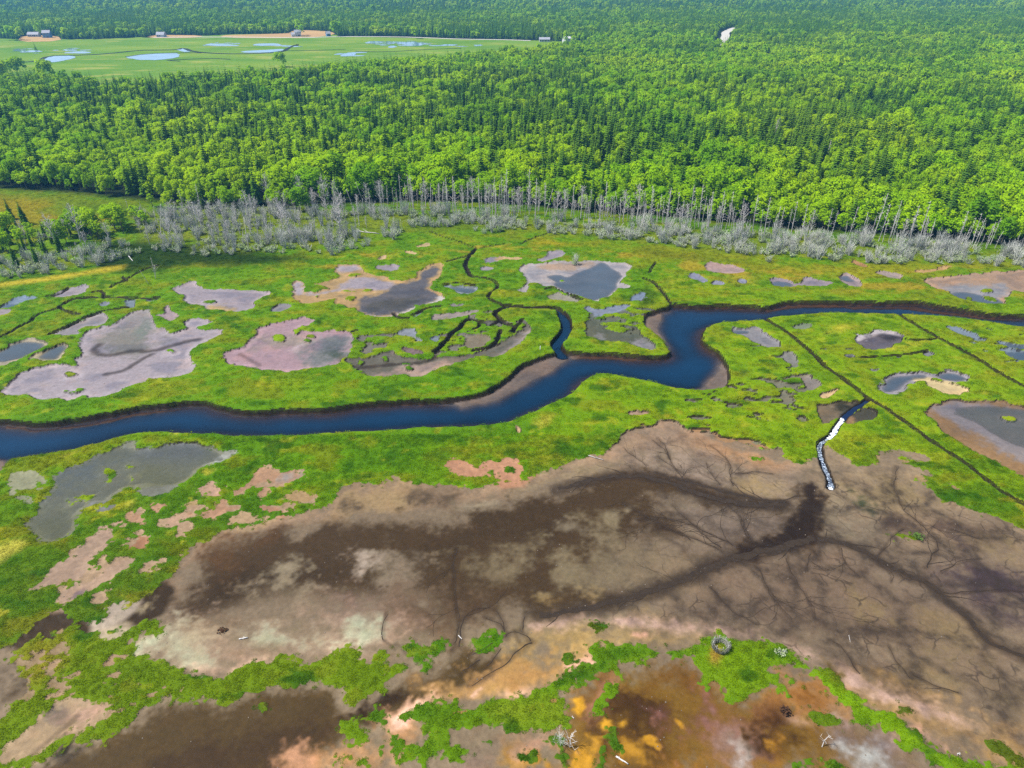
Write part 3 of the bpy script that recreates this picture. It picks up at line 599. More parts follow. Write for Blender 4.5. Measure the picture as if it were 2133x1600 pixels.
# belt below the trees, the yellow meadow on the left and the dark green patch
gc = blob(pts("-900,400 0,396 150,408 320,420 320,450 200,470 0,475 -900,480"), '#7f9420', 4, .9, gc)
gc = blob(pts("-900,405 0,405 90,420 110,450 60,470 -900,475"), '#a8962c', 4, .8, gc)
gc = blob(pts("110,455 200,448 240,458 160,466"), '#a88c2c', 3, .8, gc)
gc = blob(pts("170,425 290,430 300,448 200,446"), '#5d7f18', 4, .8, gc)
gc = blob(pts("190,505 300,500 420,510 540,525 640,530 650,545 520,552 380,548 300,560 210,560 180,535"), '#2a4408', 3, .95, gc)
gc = blob(pts("360,545 400,546 390,552 355,550"), '#2c4c0c', 1.5, .9, gc)
gc = blob(pts("-20,590 100,575 200,560 260,552 250,560 100,588 -20,600"), '#d4c088', 1.2, .9, gc)
gc = blob(pts("270,440 420,430 600,430 720,440 830,440 1000,450 1200,465 1400,482 1600,498 1800,507 2000,520 2300,540 2300,560 1950,548 1650,535 1500,525 1350,505 1200,490 1050,483 900,485 800,480 640,515 480,520 270,500"), '#869556', 4, .7, gc)
gc = blob(pts("1200,505 1400,520 1520,540 1700,555 1900,545 2200,540 2200,560 1900,565 1700,565 1500,545 1350,530"), '#a3a04c', 4, .6, gc)
gc = blob(pts("1320,515 1420,530 1560,548 1600,552 1400,540"), '#6f7f2c', 2, .7, gc)
gc = blob(pts("850,440 950,450 1000,470 960,480 860,470"), '#5a7f1c', 4, .7, gc)
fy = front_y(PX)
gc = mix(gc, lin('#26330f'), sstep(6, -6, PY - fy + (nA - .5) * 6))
# river: bed, banks, bars
rp = chaikin(np.array(RIVER)); rx, ry = at(rp[:, 0], rp[:, 1])
rd = poly_sd(XR + .55 * (X - XR), YR + .55 * (Y - YR), rx, ry)
gm = np.minimum(gm, np.clip(-rd, -3, 3))
H = .10 * (nA - .5) + .05 * (nC - .5)
shal = sstep(900, 980, PY)                           # the near mud lies almost level with its ragged grass
gm = np.where(np.abs(gm) < 2, gm + shal * ((nC - .5) * .8 + (nE - .5) * 1.3), gm)
pan = sstep(.06, -.20, gm) * (1 - shal) + sstep(.8, -1.2, gm) * shal
H = H * (1 - .6 * pan) + .06 * sstep(.0, .8, gm) * sstep(2.5, .6, gm) * (1 - shal) - .28 * pan * (1 - .45 * shal)
H = H - .30 * sstep(-.9, .9, np.maximum(wm, vm))
WATER_Z = -.40
bank = sstep(-.25, .40, rd + (nC - .5) * .5)
bed = -1.02 - 1.2 * sstep(.3, 5.0, rd)
for B in BARS:
    wd_ = B[0][0] in (935, 1336, 1412, -50); bd = inpoly_px(X, Y, B); bed = np.maximum(bed, -2.4 + 1.57 * (sstep(-3.6, .8, bd) if wd_ else sstep(-1.0, .5, bd)))
H = H * (1 - bank) + bed * bank
mc = mix(mc, lin('#5e4636'), sstep(-.8, -.1, rd))
for B in BARS[:4]: mc = mix(mc, lin('#8a7c74'), sstep(-2.5, .5, inpoly_px(X, Y, B) + (nA - .5) * 2) * sstep(-.2, .4, rd))
gc = gc * (1 - sstep(1050, 1250, PY)[..., None] * np.array([.10, .12, -.5]))
# drainage ditches and tidal creeks, each a real cut in the peat
cut = np.full(X.shape, 9.0); cdep = np.zeros(X.shape)
def polyline_px(txt, warp=.35):
    w, rest = txt.split('|'); p = chaikin(chaikin(np.array(pts(rest)), False), False) if len(pts(rest)) > 2 else np.array(pts(rest))
    gx, gy = at(p[:, 0], p[:, 1]); return [float(v) for v in w.split(',')], gx, gy
for D in DITCH:
    (hw_, dep), gx, gy = polyline_px(D); rg = region(np.stack([gx, gy], 1), 2.0)
    if rg is None: continue
    best = np.full(X[rg].shape, 9.0)
    xx = XR[rg] + .3 * (X[rg] - XR[rg]) + .22 * (nC[rg] - .5); yy = YR[rg] + .3 * (Y[rg] - YR[rg]) + .22 * (nA[rg] - .5)
    for i in range(len(gx) - 1):
        d, _ = seg_dist(xx, yy, gx[i], gy[i], gx[i + 1], gy[i + 1]); best = np.minimum(best, d)
    hw_ = max(hw_ * 1.1, .19); dep = max(dep, .6)
    c = sstep(hw_ + .14, hw_ * .5, best + (nC[rg] - .5) * .3)
    H[rg] = np.minimum(H[rg], H[rg] * (1 - c) - dep * c); cut[rg] = np.minimum(cut[rg], best - hw_ * .8)
    gm[rg] = np.minimum(gm[rg], np.clip((best - hw_) * 1.0, -3, 3))
mc = mix(mc, lin('#241c12'), sstep(.40, .0, cut))
# wet drainage lines on the mud, with fine side branches
def vein_paint(gx, gy, w, col, k):
    rg = region(np.stack([gx, gy], 1), w * 4 + .6)
    if rg is None: return
    best = np.full(X[rg].shape, 9.0)
    xx = XR[rg] + .35 * (X[rg] - XR[rg]); yy = YR[rg] + .35 * (Y[rg] - YR[rg])
    for i in range(len(gx) - 1):
        d, _ = seg_dist(xx, yy, gx[i], gy[i], gx[i + 1], gy[i + 1]); best = np.minimum(best, d)
    c = sstep(w * 2.4, w * .3, best + (nC[rg] - .5) * w * 1.6) * k
    mc[rg] = mix(mc[rg], lin(col), c); H[rg] -= .03 * c
rv = random.Random(3); RILL_SRC = []
for D in DARK:
    (w,), gx, gy = polyline_px(D)
    vein_paint(gx, gy, w * (.75 if w < .5 else .8), '#42362c', .42 if w < .5 else .7)
    RILL_SRC.append((w, gx, gy))
veinz = sstep(6, -2, inpoly_px(XR, YR, pts("1440,1180 1640,1130 1700,1130 1720,1000 1900,1000 2200,1120 2300,1600 2050,1500 1850,1430 1700,1350 1500,1290 1300,1280 1330,1240")) * -1) * sstep(.1, -.3, gm)
veinz = np.maximum(veinz, sstep(4, -2, inpoly_px(XR, YR, pts("1290,950 1400,900 1650,1000 1680,1100 1500,1160 1300,1160 1400,1080 1340,1000")) * -1) * .7 * sstep(.1, -.3, gm))
peat = sstep(.75, -.1, np.abs(rd - .05) * 1.0) * 1.0

ring = sstep(-1.7, -.5, gm) * sstep(.1, -.2, gm)
mc = mc * (1 + .20 * ring * sstep(.35, .65, nA))[..., None]
pz_ = (1 - sstep(860, 960, PY)) * (gm < 0)
mc = mix(mc, mc * np.array([.72, .76, .84]), pz_ * sstep(.50, .68, fbm(XR / 5, YR / 3.2, 241, 4)) * (1 - ring) * .8)
mc = mix(mc, mc * np.array([1.18, 1.10, 1.02]), pz_ * sstep(.56, .70, fbm(XR / 3, YR / 1.8, 251, 4)) * .7)
mc = np.clip(mc, 0, 1) ** 1.17 * 1.24 * (1 - .12 * sstep(940, 1040, PY) * (1 - sstep(1260, 1330, PY)))[..., None]
nearz = sstep(860, 960, PY)
rt_ = sstep(1250, 1500, PX)[..., None] * sstep(1030, 1120, PY)[..., None]; mc = mc * (1 - rt_ * np.array([.12, .14, .11]))
lum_ = mc.mean(-1, keepdims=True); low_ = sstep(1270, 1330, PY)[..., None]; mc = mc * (1 - .10 * low_) + lum_ * np.array([1.25, 1.0, .50]) * .12 * low_
mc = mc * (1 - nearz[..., None] * np.array([-.02, .03, .16])) * (1 - (1 - nearz)[..., None] * np.array([.22, .23, .27]))
def full(a, fill):
    o = np.empty((NY, NX) + a.shape[2:], np.float32); o[:n_near] = a; o[n_near:] = fill; return o
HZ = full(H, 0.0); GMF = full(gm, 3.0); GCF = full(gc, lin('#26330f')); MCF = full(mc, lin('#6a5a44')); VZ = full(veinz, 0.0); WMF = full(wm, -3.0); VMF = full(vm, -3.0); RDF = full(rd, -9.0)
# blend the fan to flat at its far seam
def interp_grid(A, x, y):
    r = np.interp(y, ys, np.arange(NY)); hw = np.interp(y, ys, halfw); c = (x / hw + 1) / 2 * (NX - 1)
    r = np.clip(r, 0, NY - 1.001); c = np.clip(c, 0, NX - 1.001); i = r.astype(int); j = c.astype(int); fr = r - i; fc = c - j
    if A.ndim == 3: fr = fr[:, None]; fc = fc[:, None]
    return (A[i, j] * (1 - fr) + A[i + 1, j] * fr) * (1 - fc) + (A[i, j + 1] * (1 - fr) + A[i + 1, j + 1] * fr) * fc

# ------------------------------------------------------------------ node helpers and materials
class NT:
    def __init__(s, name):
        s.m = bpy.data.materials.new(name); s.m.use_nodes = True; s.t = s.m.node_tree; s.t.nodes.clear()
        s.out = s.t.nodes.new('ShaderNodeOutputMaterial')
    def n(s, typ, **kw):
        nd = s.t.nodes.new('ShaderNode' + typ); ins = kw.pop('ins', {})
        for k, v in kw.items(): setattr(nd, k, v)
        for k, v in ins.items(): s.set(nd.inputs[k], v)
        return nd
    def set(s, sock, v):
        if isinstance(v, bpy.types.NodeSocket): s.t.links.new(v, sock)
        else: sock.default_value = v
    def attr(s, name, typ='GEOMETRY'): return s.n('Attribute', attribute_name=name, attribute_type=typ)
    def noise(s, scale, detail=3, rough=.55, vec=None):
        nd = s.n('TexNoise', ins={'Scale': scale, 'Detail': detail, 'Roughness': rough})
        if vec is not None: s.set(nd.inputs['Vector'], vec)
        return nd.outputs['Fac']
    def math(s, op, a, b=None, clamp=False):
        nd = s.n('Math', operation=op, use_clamp=clamp); s.set(nd.inputs[0], a)
        if b is not None: s.set(nd.inputs[1], b)
        return nd.outputs[0]
    def mapr(s, v, a, b, c=0., d=1., smooth=False):
        nd = s.n('MapRange', ins={0: v, 1: a, 2: b, 3: c, 4: d}); nd.interpolation_type = 'SMOOTHSTEP' if smooth else 'LINEAR'; return nd.outputs[0]
    def mix(s, f, a, b, blend='MIX'):
        nd = s.n('Mix', data_type='RGBA', blend_type=blend); s.set(nd.inputs[0], f); s.set(nd.inputs[6], a); s.set(nd.inputs[7], b); return nd.outputs[2]
    def mul(s, colr, v):
        nd = s.n('VectorMath', operation='SCALE'); s.set(nd.inputs[0], colr); s.set(nd.inputs['Scale'], v); return nd.outputs[0]
    def finish(s, sh): s.t.links.new(sh, s.out.inputs['Surface']); return s.m
def rgba(c): return (float(c[0]), float(c[1]), float(c[2]), 1.0)

def ground_material():
    N = NT('marsh_ground'); pos = N.n('NewGeometry').outputs['Position']
    g = N.attr('grass_edge').outputs['Fac']; gcol = N.attr('grass_tone').outputs['Color']; mcol = N.attr('mud_tone').outputs['Color']; vz = N.attr('vein_zone').outputs['Fac']
    edge = N.math('ADD', g, N.math('MULTIPLY', N.math('SUBTRACT', N.noise(2.6, 4, .6, pos), .5), .7))
    gmask = N.mapr(edge, -.10, .10, 0, 1, True)
    fine = N.noise(5.5, 4, .65, pos); blot = N.noise(.9, 3, .6, pos); grit = N.noise(16, 2, .6, pos)
    grass = N.mul(gcol, N.math('MULTIPLY', N.mapr(fine, .25, .75, .74, 1.2), N.mapr(blot, .3, .7, .92, 1.08)))
    wv_pos = N.n('VectorMath', operation='ADD', ins={0: pos, 1: (31.0, 17.0, 5.0)}).outputs[0]
    # mud: blotches, grit and shrinkage veins
    wv = N.n('VectorMath', operation='ADD'); N.set(wv.inputs[0], pos)
    wn_ = N.n('TexNoise', ins={'Scale': .35, 'Detail': 3.0, 'Vector': pos}); N.set(wv.inputs[1], N.mul(wn_.outputs['Color'], 3.2))
    vor = N.n('TexVoronoi', feature='DISTANCE_TO_EDGE', ins={'Scale': .16, 'Vector': wv.outputs[0]})
    vor2 = N.n('TexVoronoi', feature='DISTANCE_TO_EDGE', ins={'Scale': .42, 'Vector': wv.outputs[0]})
    v1 = N.mapr(vor.outputs['Distance'], 0, .16, 1, 0, True); v2 = N.math('MULTIPLY', N.mapr(vor2.outputs['Distance'], 0, .07, 1, 0, True), N.mapr(N.noise(.25, 2, .5, pos), .45, .62, 0, .8))
    vein = N.math('MULTIPLY', N.math('MAXIMUM', N.math('MULTIPLY', v1, N.mapr(blot, .35, .6, .2, .85)), v2), vz)
    mot = N.noise(1.7, 5, .68, pos); mud = N.mul(mcol, N.math('MULTIPLY', N.mapr(mot, .3, .7, .82, 1.18), N.mapr(grit, .25, .75, .82, 1.18)))
    mud = N.mix(N.mapr(N.noise(.6, 4, .65, pos), .5, .68, 0, .30), mud, N.mix(1.0, mud, rgba((1.10, .95, .86)), 'MULTIPLY'))
    mud = N.mix(N.mapr(N.noise(.8, 4, .65, wv_pos), .52, .7, 0, .4), mud, N.mix(1.0, mud, rgba((.86, .92, .80)), 'MULTIPLY'))
    mud = N.mix(N.math('MULTIPLY', vein, .85), N.mul(mud, N.math('ADD', 1.0, N.math('MULTIPLY', N.mapr(vor.outputs['Distance'], .10, .30, 0, .22), vz))), rgba(lin('#3e342b')))
    speck = N.mapr(N.noise(7.0, 2, .5, pos), .70, .76, 0, .55)
    mud = N.mix(speck, mud, N.mul(mcol, .62))
    speck2 = N.mapr(N.noise(3.1, 2, .5, pos), .735, .76, 0, .6)
    mud = N.mix(speck2, mud, N.mul(mcol, 1.35))
    colr = N.mix(gmask, mud, grass)
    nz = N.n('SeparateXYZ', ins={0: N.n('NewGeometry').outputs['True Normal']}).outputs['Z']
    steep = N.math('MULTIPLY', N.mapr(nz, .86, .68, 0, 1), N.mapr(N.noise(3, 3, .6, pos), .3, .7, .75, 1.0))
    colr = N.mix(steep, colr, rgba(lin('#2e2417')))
    bmp = N.n('Bump', ins={'Strength': .5, 'Distance': .12}); N.set(bmp.inputs['Height'], N.math('MULTIPLY', fine, N.mapr(gmask, 0, 1, .25, 1.0)))
    b = N.n('BsdfPrincipled'); N.set(b.inputs['Base Color'], colr); N.set(b.inputs['Roughness'], N.mapr(gmask, 0, 1, .55, .9)); b.inputs['Specular IOR Level'].default_value = .07
    N.set(b.inputs['Normal'], bmp.outputs[0])
    return N.finish(b.outputs[0])
def water_material(name, deep, dens, refl_rough=.06, ripple=.25):
    N = NT(name); pos = N.n('NewGeometry').outputs['Position']
    d = N.attr('depth').outputs['Fac']
    op = N.math('SUBTRACT', 1.0, N.math('POWER', 2.718, N.math('MULTIPLY', N.math('MAXIMUM', d, 0.0), -dens)))
    tone = N.mix(N.mapr(N.noise(.09, 3, .55, pos), .35, .65), rgba(deep * .82), rgba(deep * 1.18))
    b = N.n('BsdfPrincipled'); N.set(b.inputs['Base Color'], tone); b.inputs['Roughness'].default_value = refl_rough; b.inputs['IOR'].default_value = 1.333
    tr = N.n('BsdfTransparent')
    bmp = N.n('Bump', ins={'Strength': ripple, 'Distance': .02}); N.set(bmp.inputs['Height'], N.noise(1.7, 3, .6, pos)); N.set(b.inputs['Normal'], bmp.outputs[0])
    mx = N.n('MixShader'); N.set(mx.inputs[0], N.mapr(op, 0, 1, .12, 1.0)); N.set(mx.inputs[1], tr.outputs[0]); N.set(mx.inputs[2], b.outputs[0])
    return N.finish(mx.outputs[0])
def plain(name, h, rough=.8, var=.25, scale=3.0, spec=.25):
    N = NT(name); pos = N.n('NewGeometry').outputs['Position']; c = lin(h)
    colr = N.mul(rgba(c)[:3], N.mapr(N.noise(scale, 3, .6, pos), .25, .75, 1 - var, 1 + var))
    b = N.n('BsdfPrincipled'); N.set(b.inputs['Base Color'], colr); b.inputs['Roughness'].default_value = rough; b.inputs['Specular IOR Level'].default_value = spec
    return N.finish(b.outputs[0])

def grid_faces(mask):
    r, c = np.nonzero(mask); a = r * NX + c
    return np.stack([a, a + 1, a + NX + 1, a + NX], 1)
def np_mesh(name, V, F):
    me = bpy.data.meshes.new(name); n = F.shape[1]
    me.vertices.add(len(V)); me.vertices.foreach_set('co', np.ascontiguousarray(V, np.float32).ravel())
    me.loops.add(F.size); me.loops.foreach_set('vertex_index', np.ascontiguousarray(F, np.int32).ravel())
    me.polygons.add(len(F)); me.polygons.foreach_set('loop_start', np.arange(0, F.size, n, dtype=np.int32)); me.polygons.foreach_set('loop_total', np.full(len(F), n, np.int32))
    me.update(calc_edges=True); me.validate(); return me
def add_attr(me, name, A, typ='FLOAT'):
    at_ = me.attributes.new(name, typ, 'POINT')
    if typ == 'FLOAT': at_.data.foreach_set('value', np.ascontiguousarray(A, np.float32).ravel())
    elif typ == 'FLOAT_COLOR':
        B = np.ones((len(A), 4), np.float32); B[:, :3] = A; at_.data.foreach_set('color', B.ravel())
    elif typ == 'FLOAT_VECTOR': at_.data.foreach_set('vector', np.ascontiguousarray(A, np.float32).ravel())
    elif typ == 'INT': at_.data.foreach_set('value', np.ascontiguousarray(A, np.int32).ravel())
def obj(name, me, m=None, parent=None, loc=None):
    o = bpy.data.objects.new(name, me); C.objects.link(o)
    if m and me is not None and not me.materials: me.materials.append(m)
    if parent: o.parent = parent
    if loc: o.location = loc
    return o
def tag(o, label=None, cat=None, group=None, kind=None):
    if label: o['label'] = label
    if cat: o['category'] = cat
    if group: o['group'] = group
    if kind: o['kind'] = kind
    return o
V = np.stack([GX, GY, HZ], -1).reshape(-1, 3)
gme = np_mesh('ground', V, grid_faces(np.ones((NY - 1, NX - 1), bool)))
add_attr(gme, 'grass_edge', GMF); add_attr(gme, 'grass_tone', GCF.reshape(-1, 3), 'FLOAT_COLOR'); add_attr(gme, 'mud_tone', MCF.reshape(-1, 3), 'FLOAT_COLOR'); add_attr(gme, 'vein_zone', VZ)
gme.shade_smooth()
ground = tag(obj('ground', gme, ground_material()), 'flat salt marsh ground of green grass and bare brown mud pans', kind='structure')
def water_obj(name, mask, z, m, label):
    F = grid_faces(mask); used = np.unique(F); remap = np.zeros(NY * NX, np.int64); remap[used] = np.arange(len(used))
    W = V[used].copy(); dep = z - W[:, 2]; W[:, 2] = z
    me = np_mesh(name, W, remap[F]); add_attr(me, 'depth', dep); me.shade_smooth()
    return tag(obj(name, me, m), label, kind='structure')
def quad_any(A): return A[:-1, :-1] | A[1:, :-1] | A[:-1, 1:] | A[1:, 1:]
m_river = water_material('river_water', np.array([.001, .019, .048]), 1.7)  # blue of the reflected sky is put into the base colour
m_pond = water_material('pond_water', lin('#5c7182', .44), 5.0, .05, .1)
m_murky = water_material('murky_water', lin('#646a60', .5), 2.4, .05, .1)
water_obj('river_water', quad_any((RDF > -.6) & (HZ < -.7)), -.90, m_river, 'deep blue tidal river winding across the green marsh')
water_obj('pond_water', quad_any((WMF > -.8) & (HZ < -.25)), WATER_Z, m_pond, 'shallow blue grey water standing in the marsh pans')
water_obj('pond_water', quad_any((VMF > -.8) & (HZ < -.25)), WATER_Z + .03, m_murky, 'murky grey green shallow pond below the river at left')
water_obj('creek_water', quad_any((HZ < -.66) & (RDF < -.4)), -.78, m_river, 'narrow dark water in the side creek and ditches')

# ------------------------------------------------------------------ stream running out of the ditch, white reflections painted into its colour
def ribbon(name, p, w, z, m, label, step=.35, jag=.25):
    gx, gy = at(np.array(p)[:, 0], np.array(p)[:, 1]); L = np.concatenate([[0], np.cumsum(np.hypot(np.diff(gx), np.diff(gy)))])
    t = np.arange(0, L[-1], step); x = np.interp(t, L, gx); y = np.interp(t, L, gy); ww = np.interp(t, L, w)
    tx, ty = np.gradient(x), np.gradient(y); n = np.hypot(tx, ty); nx, ny = -ty / n, tx / n
    r1 = ww * (1 + jag * (rng.random(len(t)) - .5) * 2); r2 = ww * (1 + jag * (rng.random(len(t)) - .5) * 2)
    K = 5; rows = []
    for k in range(K):
        f = k / (K - 1); off = r1 * (1 - f) - r2 * f
        rows.append(np.stack([x + nx * off, y + ny * off, z + .03 * (rng.random(len(t)) - .5) * (0 < k < K - 1)], 1))
    Vv = np.stack(rows, 1).reshape(-1, 3); n_ = len(t)
    F = np.array([(i * K + k, (i + 1) * K + k, (i + 1) * K + k + 1, i * K + k + 1) for i in range(n_ - 1) for k in range(K - 1)])
    me = np_mesh(name, Vv, F); me.shade_smooth(); add_attr(me, 'depth', np.full(len(Vv), .5))
    return tag(obj(name, me, m), label, kind='structure')
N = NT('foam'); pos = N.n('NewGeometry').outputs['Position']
b = N.n('BsdfPrincipled'); N.set(b.inputs['Base Color'], N.mix(N.mapr(N.noise(2.8, 4, .65, pos), .40, .48), rgba((.10, .15, .26)), rgba((.80, .83, .86)))); b.inputs['Roughness'].default_value = .5  # white reflections painted as base colour over dark blue water
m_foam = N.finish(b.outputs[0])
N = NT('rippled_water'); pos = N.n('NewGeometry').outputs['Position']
b = N.n('BsdfPrincipled'); N.set(b.inputs['Base Color'], N.mix(N.mapr(N.noise(6.0, 3, .7, pos), .46, .66), rgba(lin('#14223e')), rgba((.50, .58, .66)))); b.inputs['Roughness'].default_value = .2  # pale reflections on the ripples painted over dark blue
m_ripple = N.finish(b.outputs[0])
ribbon('stream_water', [(1806, 831), (1802, 835), (1784, 845), (1770, 857), (1758, 866), (1752, 874)], [.35, .45, .6, .75, .6, .5], -.42, water_material('stream_water', lin('#16284c'), 9), 'short dark blue reach of stream below the ditch')
ribbon('stream_glint', [(1754, 866), (1751, 876), (1745, 885), (1742, 896), (1733, 906), (1727, 912)], [.25, .55, .62, .32, .4, .25], -.40, m_foam, 'white glint painted on the stream below the ditch', .22, .6)
ribbon('stream_ripples', [(1730, 910), (1720, 915), (1711, 920), (1707, 930), (1710, 946), (1716, 960), (1720, 974), (1728, 988), (1733, 1001), (1732, 1012)], [.32, .28, .27, .3, .28, .27, .28, .32, .36, .4], -.41, m_ripple, 'rippled stream running down onto the mud flat', .3, .2)
ribbon('stream_glint', [(1728, 1011), (1732, 1014), (1738, 1015)], [.15, .3, .12], -.36, m_foam, 'small white glint painted at the end of the stream', .15, .3)

# crisp branching rills on the mud flat: narrow dark wet strips that taper out
def rill_net():
    V_, F_ = [], []
    def strip(px_, py_, ws):
        n = len(px_)
        if n < 3: return
        x, y, w = np.array(px_), np.array(py_), np.array(ws); tx, ty = np.gradient(x), np.gradient(y); L = np.hypot(tx, ty) + 1e-9
        z = interp_grid(HZ, x, y) + .02; i0 = len(V_)
        for i in range(n):
            a, b2 = w[i] * rv.uniform(.6, 1.35), w[i] * rv.uniform(.6, 1.35)
            V_.append((x[i] - ty[i] / L[i] * a, y[i] + tx[i] / L[i] * a, z[i])); V_.append((x[i] + ty[i] / L[i] * b2, y[i] - tx[i] / L[i] * b2, z[i]))
        F_.extend((i0 + 2 * i, i0 + 2 * i + 1, i0 + 2 * i + 3, i0 + 2 * i + 2) for i in range(n - 1))
    def grow(x, y, a, n, w, depth):
        px_, py_, ws = [x], [y], [w]; kids = []; bend = rv.uniform(-.05, .05)
        for i in range(n):
            a += rv.gauss(bend, .16); x += math.cos(a) * .38; y += math.sin(a) * .38; px_.append(x); py_.append(y); ws.append(max(.012, w * (1 - .85 * (i + 1) / n)))
            if depth and rv.random() < .17: kids.append((x, y, a + rv.choice((-1, 1)) * rv.uniform(.3, .75), int(n * rv.uniform(.3, .6)), ws[-1] * .8, depth - 1))
        g = interp_grid(GMF, np.array(px_), np.array(py_)); k = int(np.argmax(g > -.3)) if (g > -.3).any() else len(px_)
        strip(px_[:k], py_[:k], ws[:k])
        for c in kids: grow(*c)
    for w, gx, gy in RILL_SRC:
        m = float(gy.mean())
        if m > 100 or m < 36: continue
        L = np.concatenate([[0], np.cumsum(np.hypot(np.diff(gx), np.diff(gy)))])
        if L[-1] < 2: continue
        t = np.arange(0, L[-1], .38); x, y = np.interp(t, L, gx), np.interp(t, L, gy); n = len(t); ph = rv.uniform(0, 6)
        x = x + .12 * np.sin(t * 1.3 + ph) + .07 * np.sin(t * 3.1 + ph); y = y + .12 * np.cos(t * 1.5 + ph) + .06 * np.sin(t * 2.7)
        if w < .5: ws = np.maximum(.025, w * (.20 if m < 62 and gx.mean() < 8 else .24) * (1 - .8 * t / L[-1]))
        else: ws = np.full(n, w * .5) * (1 - .4 * t / L[-1])
        strip(list(x), list(y), list(ws))
        for i in range(2, n - 2):
            if rv.random() < ((.05 if m < 62 and gx.mean() < 8 else .13) if w < .5 else .08):
                a = math.atan2(y[i + 1] - y[i - 1], x[i + 1] - x[i - 1]) + rv.choice((-1, 1)) * rv.uniform(.3, .9)
                grow(x[i], y[i], a, rv.randint(5, 16), min(.09, ws[i] * .7), 2)
    return V_, F_
rV, rF = rill_net(); rme = bpy.data.meshes.new('mud_rills'); rme.from_pydata(rV, [], rF); rme.update()
for pl in rme.polygons:
    if pl.normal.z < 0: pl.flip()
tag(obj('mud_rills', rme, plain('wet_mud', '#43372b', .6, .25, 2.0, .1)), 'dark branching drainage rills on the big brown mud flat', kind='stuff')

# ------------------------------------------------------------------ plants: leaf materials and meshes
def leaf_material(name, cols, trans=.42, instancer=None, wscale=.012):
    N = NT(name); pos = N.n('NewGeometry').outputs['Position']; rnd = N.n('ObjectInfo').outputs['Random']
    a = N.mix(N.mapr(rnd, 0, .55), rgba(cols[0]), rgba(cols[1])); a = N.mix(N.mapr(rnd, .62, 1.0), a, rgba(cols[2]))
    st = N.noise(wscale, 3, .6, pos); a = N.mix(N.mapr(st, .46, .64), a, N.mix(.7, a, rgba(cols[3]))); a = N.mix(N.mapr(N.noise(wscale * 2.3, 3, .6, pos), .50, .36), a, N.mix(.6, a, rgba(cols[2])))
    a = N.mul(a, N.mapr(N.noise(1.3, 2, .5, pos), .3, .7, .82, 1.18))
    if instancer: a = N.mix(1.0, a, N.attr(instancer, 'INSTANCER').outputs['Color'], 'MULTIPLY')
    d = N.n('BsdfDiffuse'); N.set(d.inputs['Color'], a); t = N.n('BsdfTranslucent'); N.set(t.inputs['Color'], N.mix(.4, a, N.mul(a, 1.3)))
    mx = N.n('MixShader', ins={0: trans}); N.set(mx.inputs[1], d.outputs[0]); N.set(mx.inputs[2], t.outputs[0])
    return N.finish(mx.outputs[0])
m_leaf = leaf_material('broadleaf_leaves', [np.array(c) for c in ((.205, .415, .003), (.30, .475, .003), (.12, .29, .005), (.36, .49, .004))])
m_needle = leaf_material('spruce_needles', [np.array(c) for c in ((.060, .145, .010), (.085, .18, .010), (.042, .11, .014), (.12, .21, .012))], .25)
m_shrub = leaf_material('shrub_leaves', [np.array(c) for c in ((.26, .34, .14), (.32, .36, .19), (.20, .32, .08), (.36, .38, .24))], .25, None, .05)
m_bark = plain('bark', '#857a6e', .9, .3, 4)
m_dead = plain('dead_wood', '#e6dfda', .85, .25, 2.5)
m_twig = plain('grey_twigs', '#e8e8dd', .9, .3, .5)
m_white = plain('bleached_wood', '#fffaf4', .8, .12, 6)

class MB:
    def __init__(s): s.v = []; s.f = []; s.nr = []
    def tube(s, a, b, r0, r1, n=5, cap=True):
        a = Vector(a); b = Vector(b); d = (b - a).normalized(); u = d.orthogonal().normalized(); w = d.cross(u); i0 = len(s.v)
        for (p, r) in ((a, r0), (b, r1)):
            for k in range(n):
                q = 2 * math.pi * k / n; s.v.append(tuple(p + u * math.cos(q) * r + w * math.sin(q) * r))
        for k in range(n): s.f.append((i0 + k, i0 + (k + 1) % n, i0 + n + (k + 1) % n, i0 + n + k))
        if cap: s.f.append(tuple(range(i0 + n, i0 + 2 * n)))
    def card(s, p, nrm, size, rnd, shade=None, asp=1.0):
        nrm = Vector(nrm).normalized(); u = nrm.orthogonal().normalized(); w = nrm.cross(u); a = rnd.uniform(0, 6.28)
        U_ = (u * math.cos(a) + w * math.sin(a)) * size; W_ = (w * math.cos(a) - u * math.sin(a)) * size * asp; p = Vector(p); i0 = len(s.v)
        for (i, j) in ((-1, -.7), (.2, -1), (1, .1), (.1, 1), (-.8, .6)):
            s.v.append(tuple(p + U_ * i * .6 + W_ * j * .6)); s.nr.append(tuple(shade if shade is not None else nrm))
        s.f.append(tuple(range(i0, i0 + 5)))
    def box(s, x0, x1, y0, y1, z0, z1):
        i = len(s.v); s.v += [(x, y, z) for z in (z0, z1) for (x, y) in ((x0, y0), (x1, y0), (x1, y1), (x0, y1))]
        s.f += [(i + 3, i + 2, i + 1, i), (i + 4, i + 5, i + 6, i + 7)] + [(i + k, i + (k + 1) % 4, i + 4 + (k + 1) % 4, i + 4 + k) for k in range(4)]
    def face(s, *p): i = len(s.v); s.v += list(p); s.f.append(tuple(range(i, i + len(p))))
    def mesh(s, name, m, smooth=False, normals=False):
        me = bpy.data.meshes.new(name); me.from_pydata(s.v, [], s.f); me.update()
        if smooth or normals: me.shade_smooth()
        if normals and len(s.nr) == len(s.v): me.normals_split_custom_set_from_vertices(s.nr)
        me.materials.append(m); return me

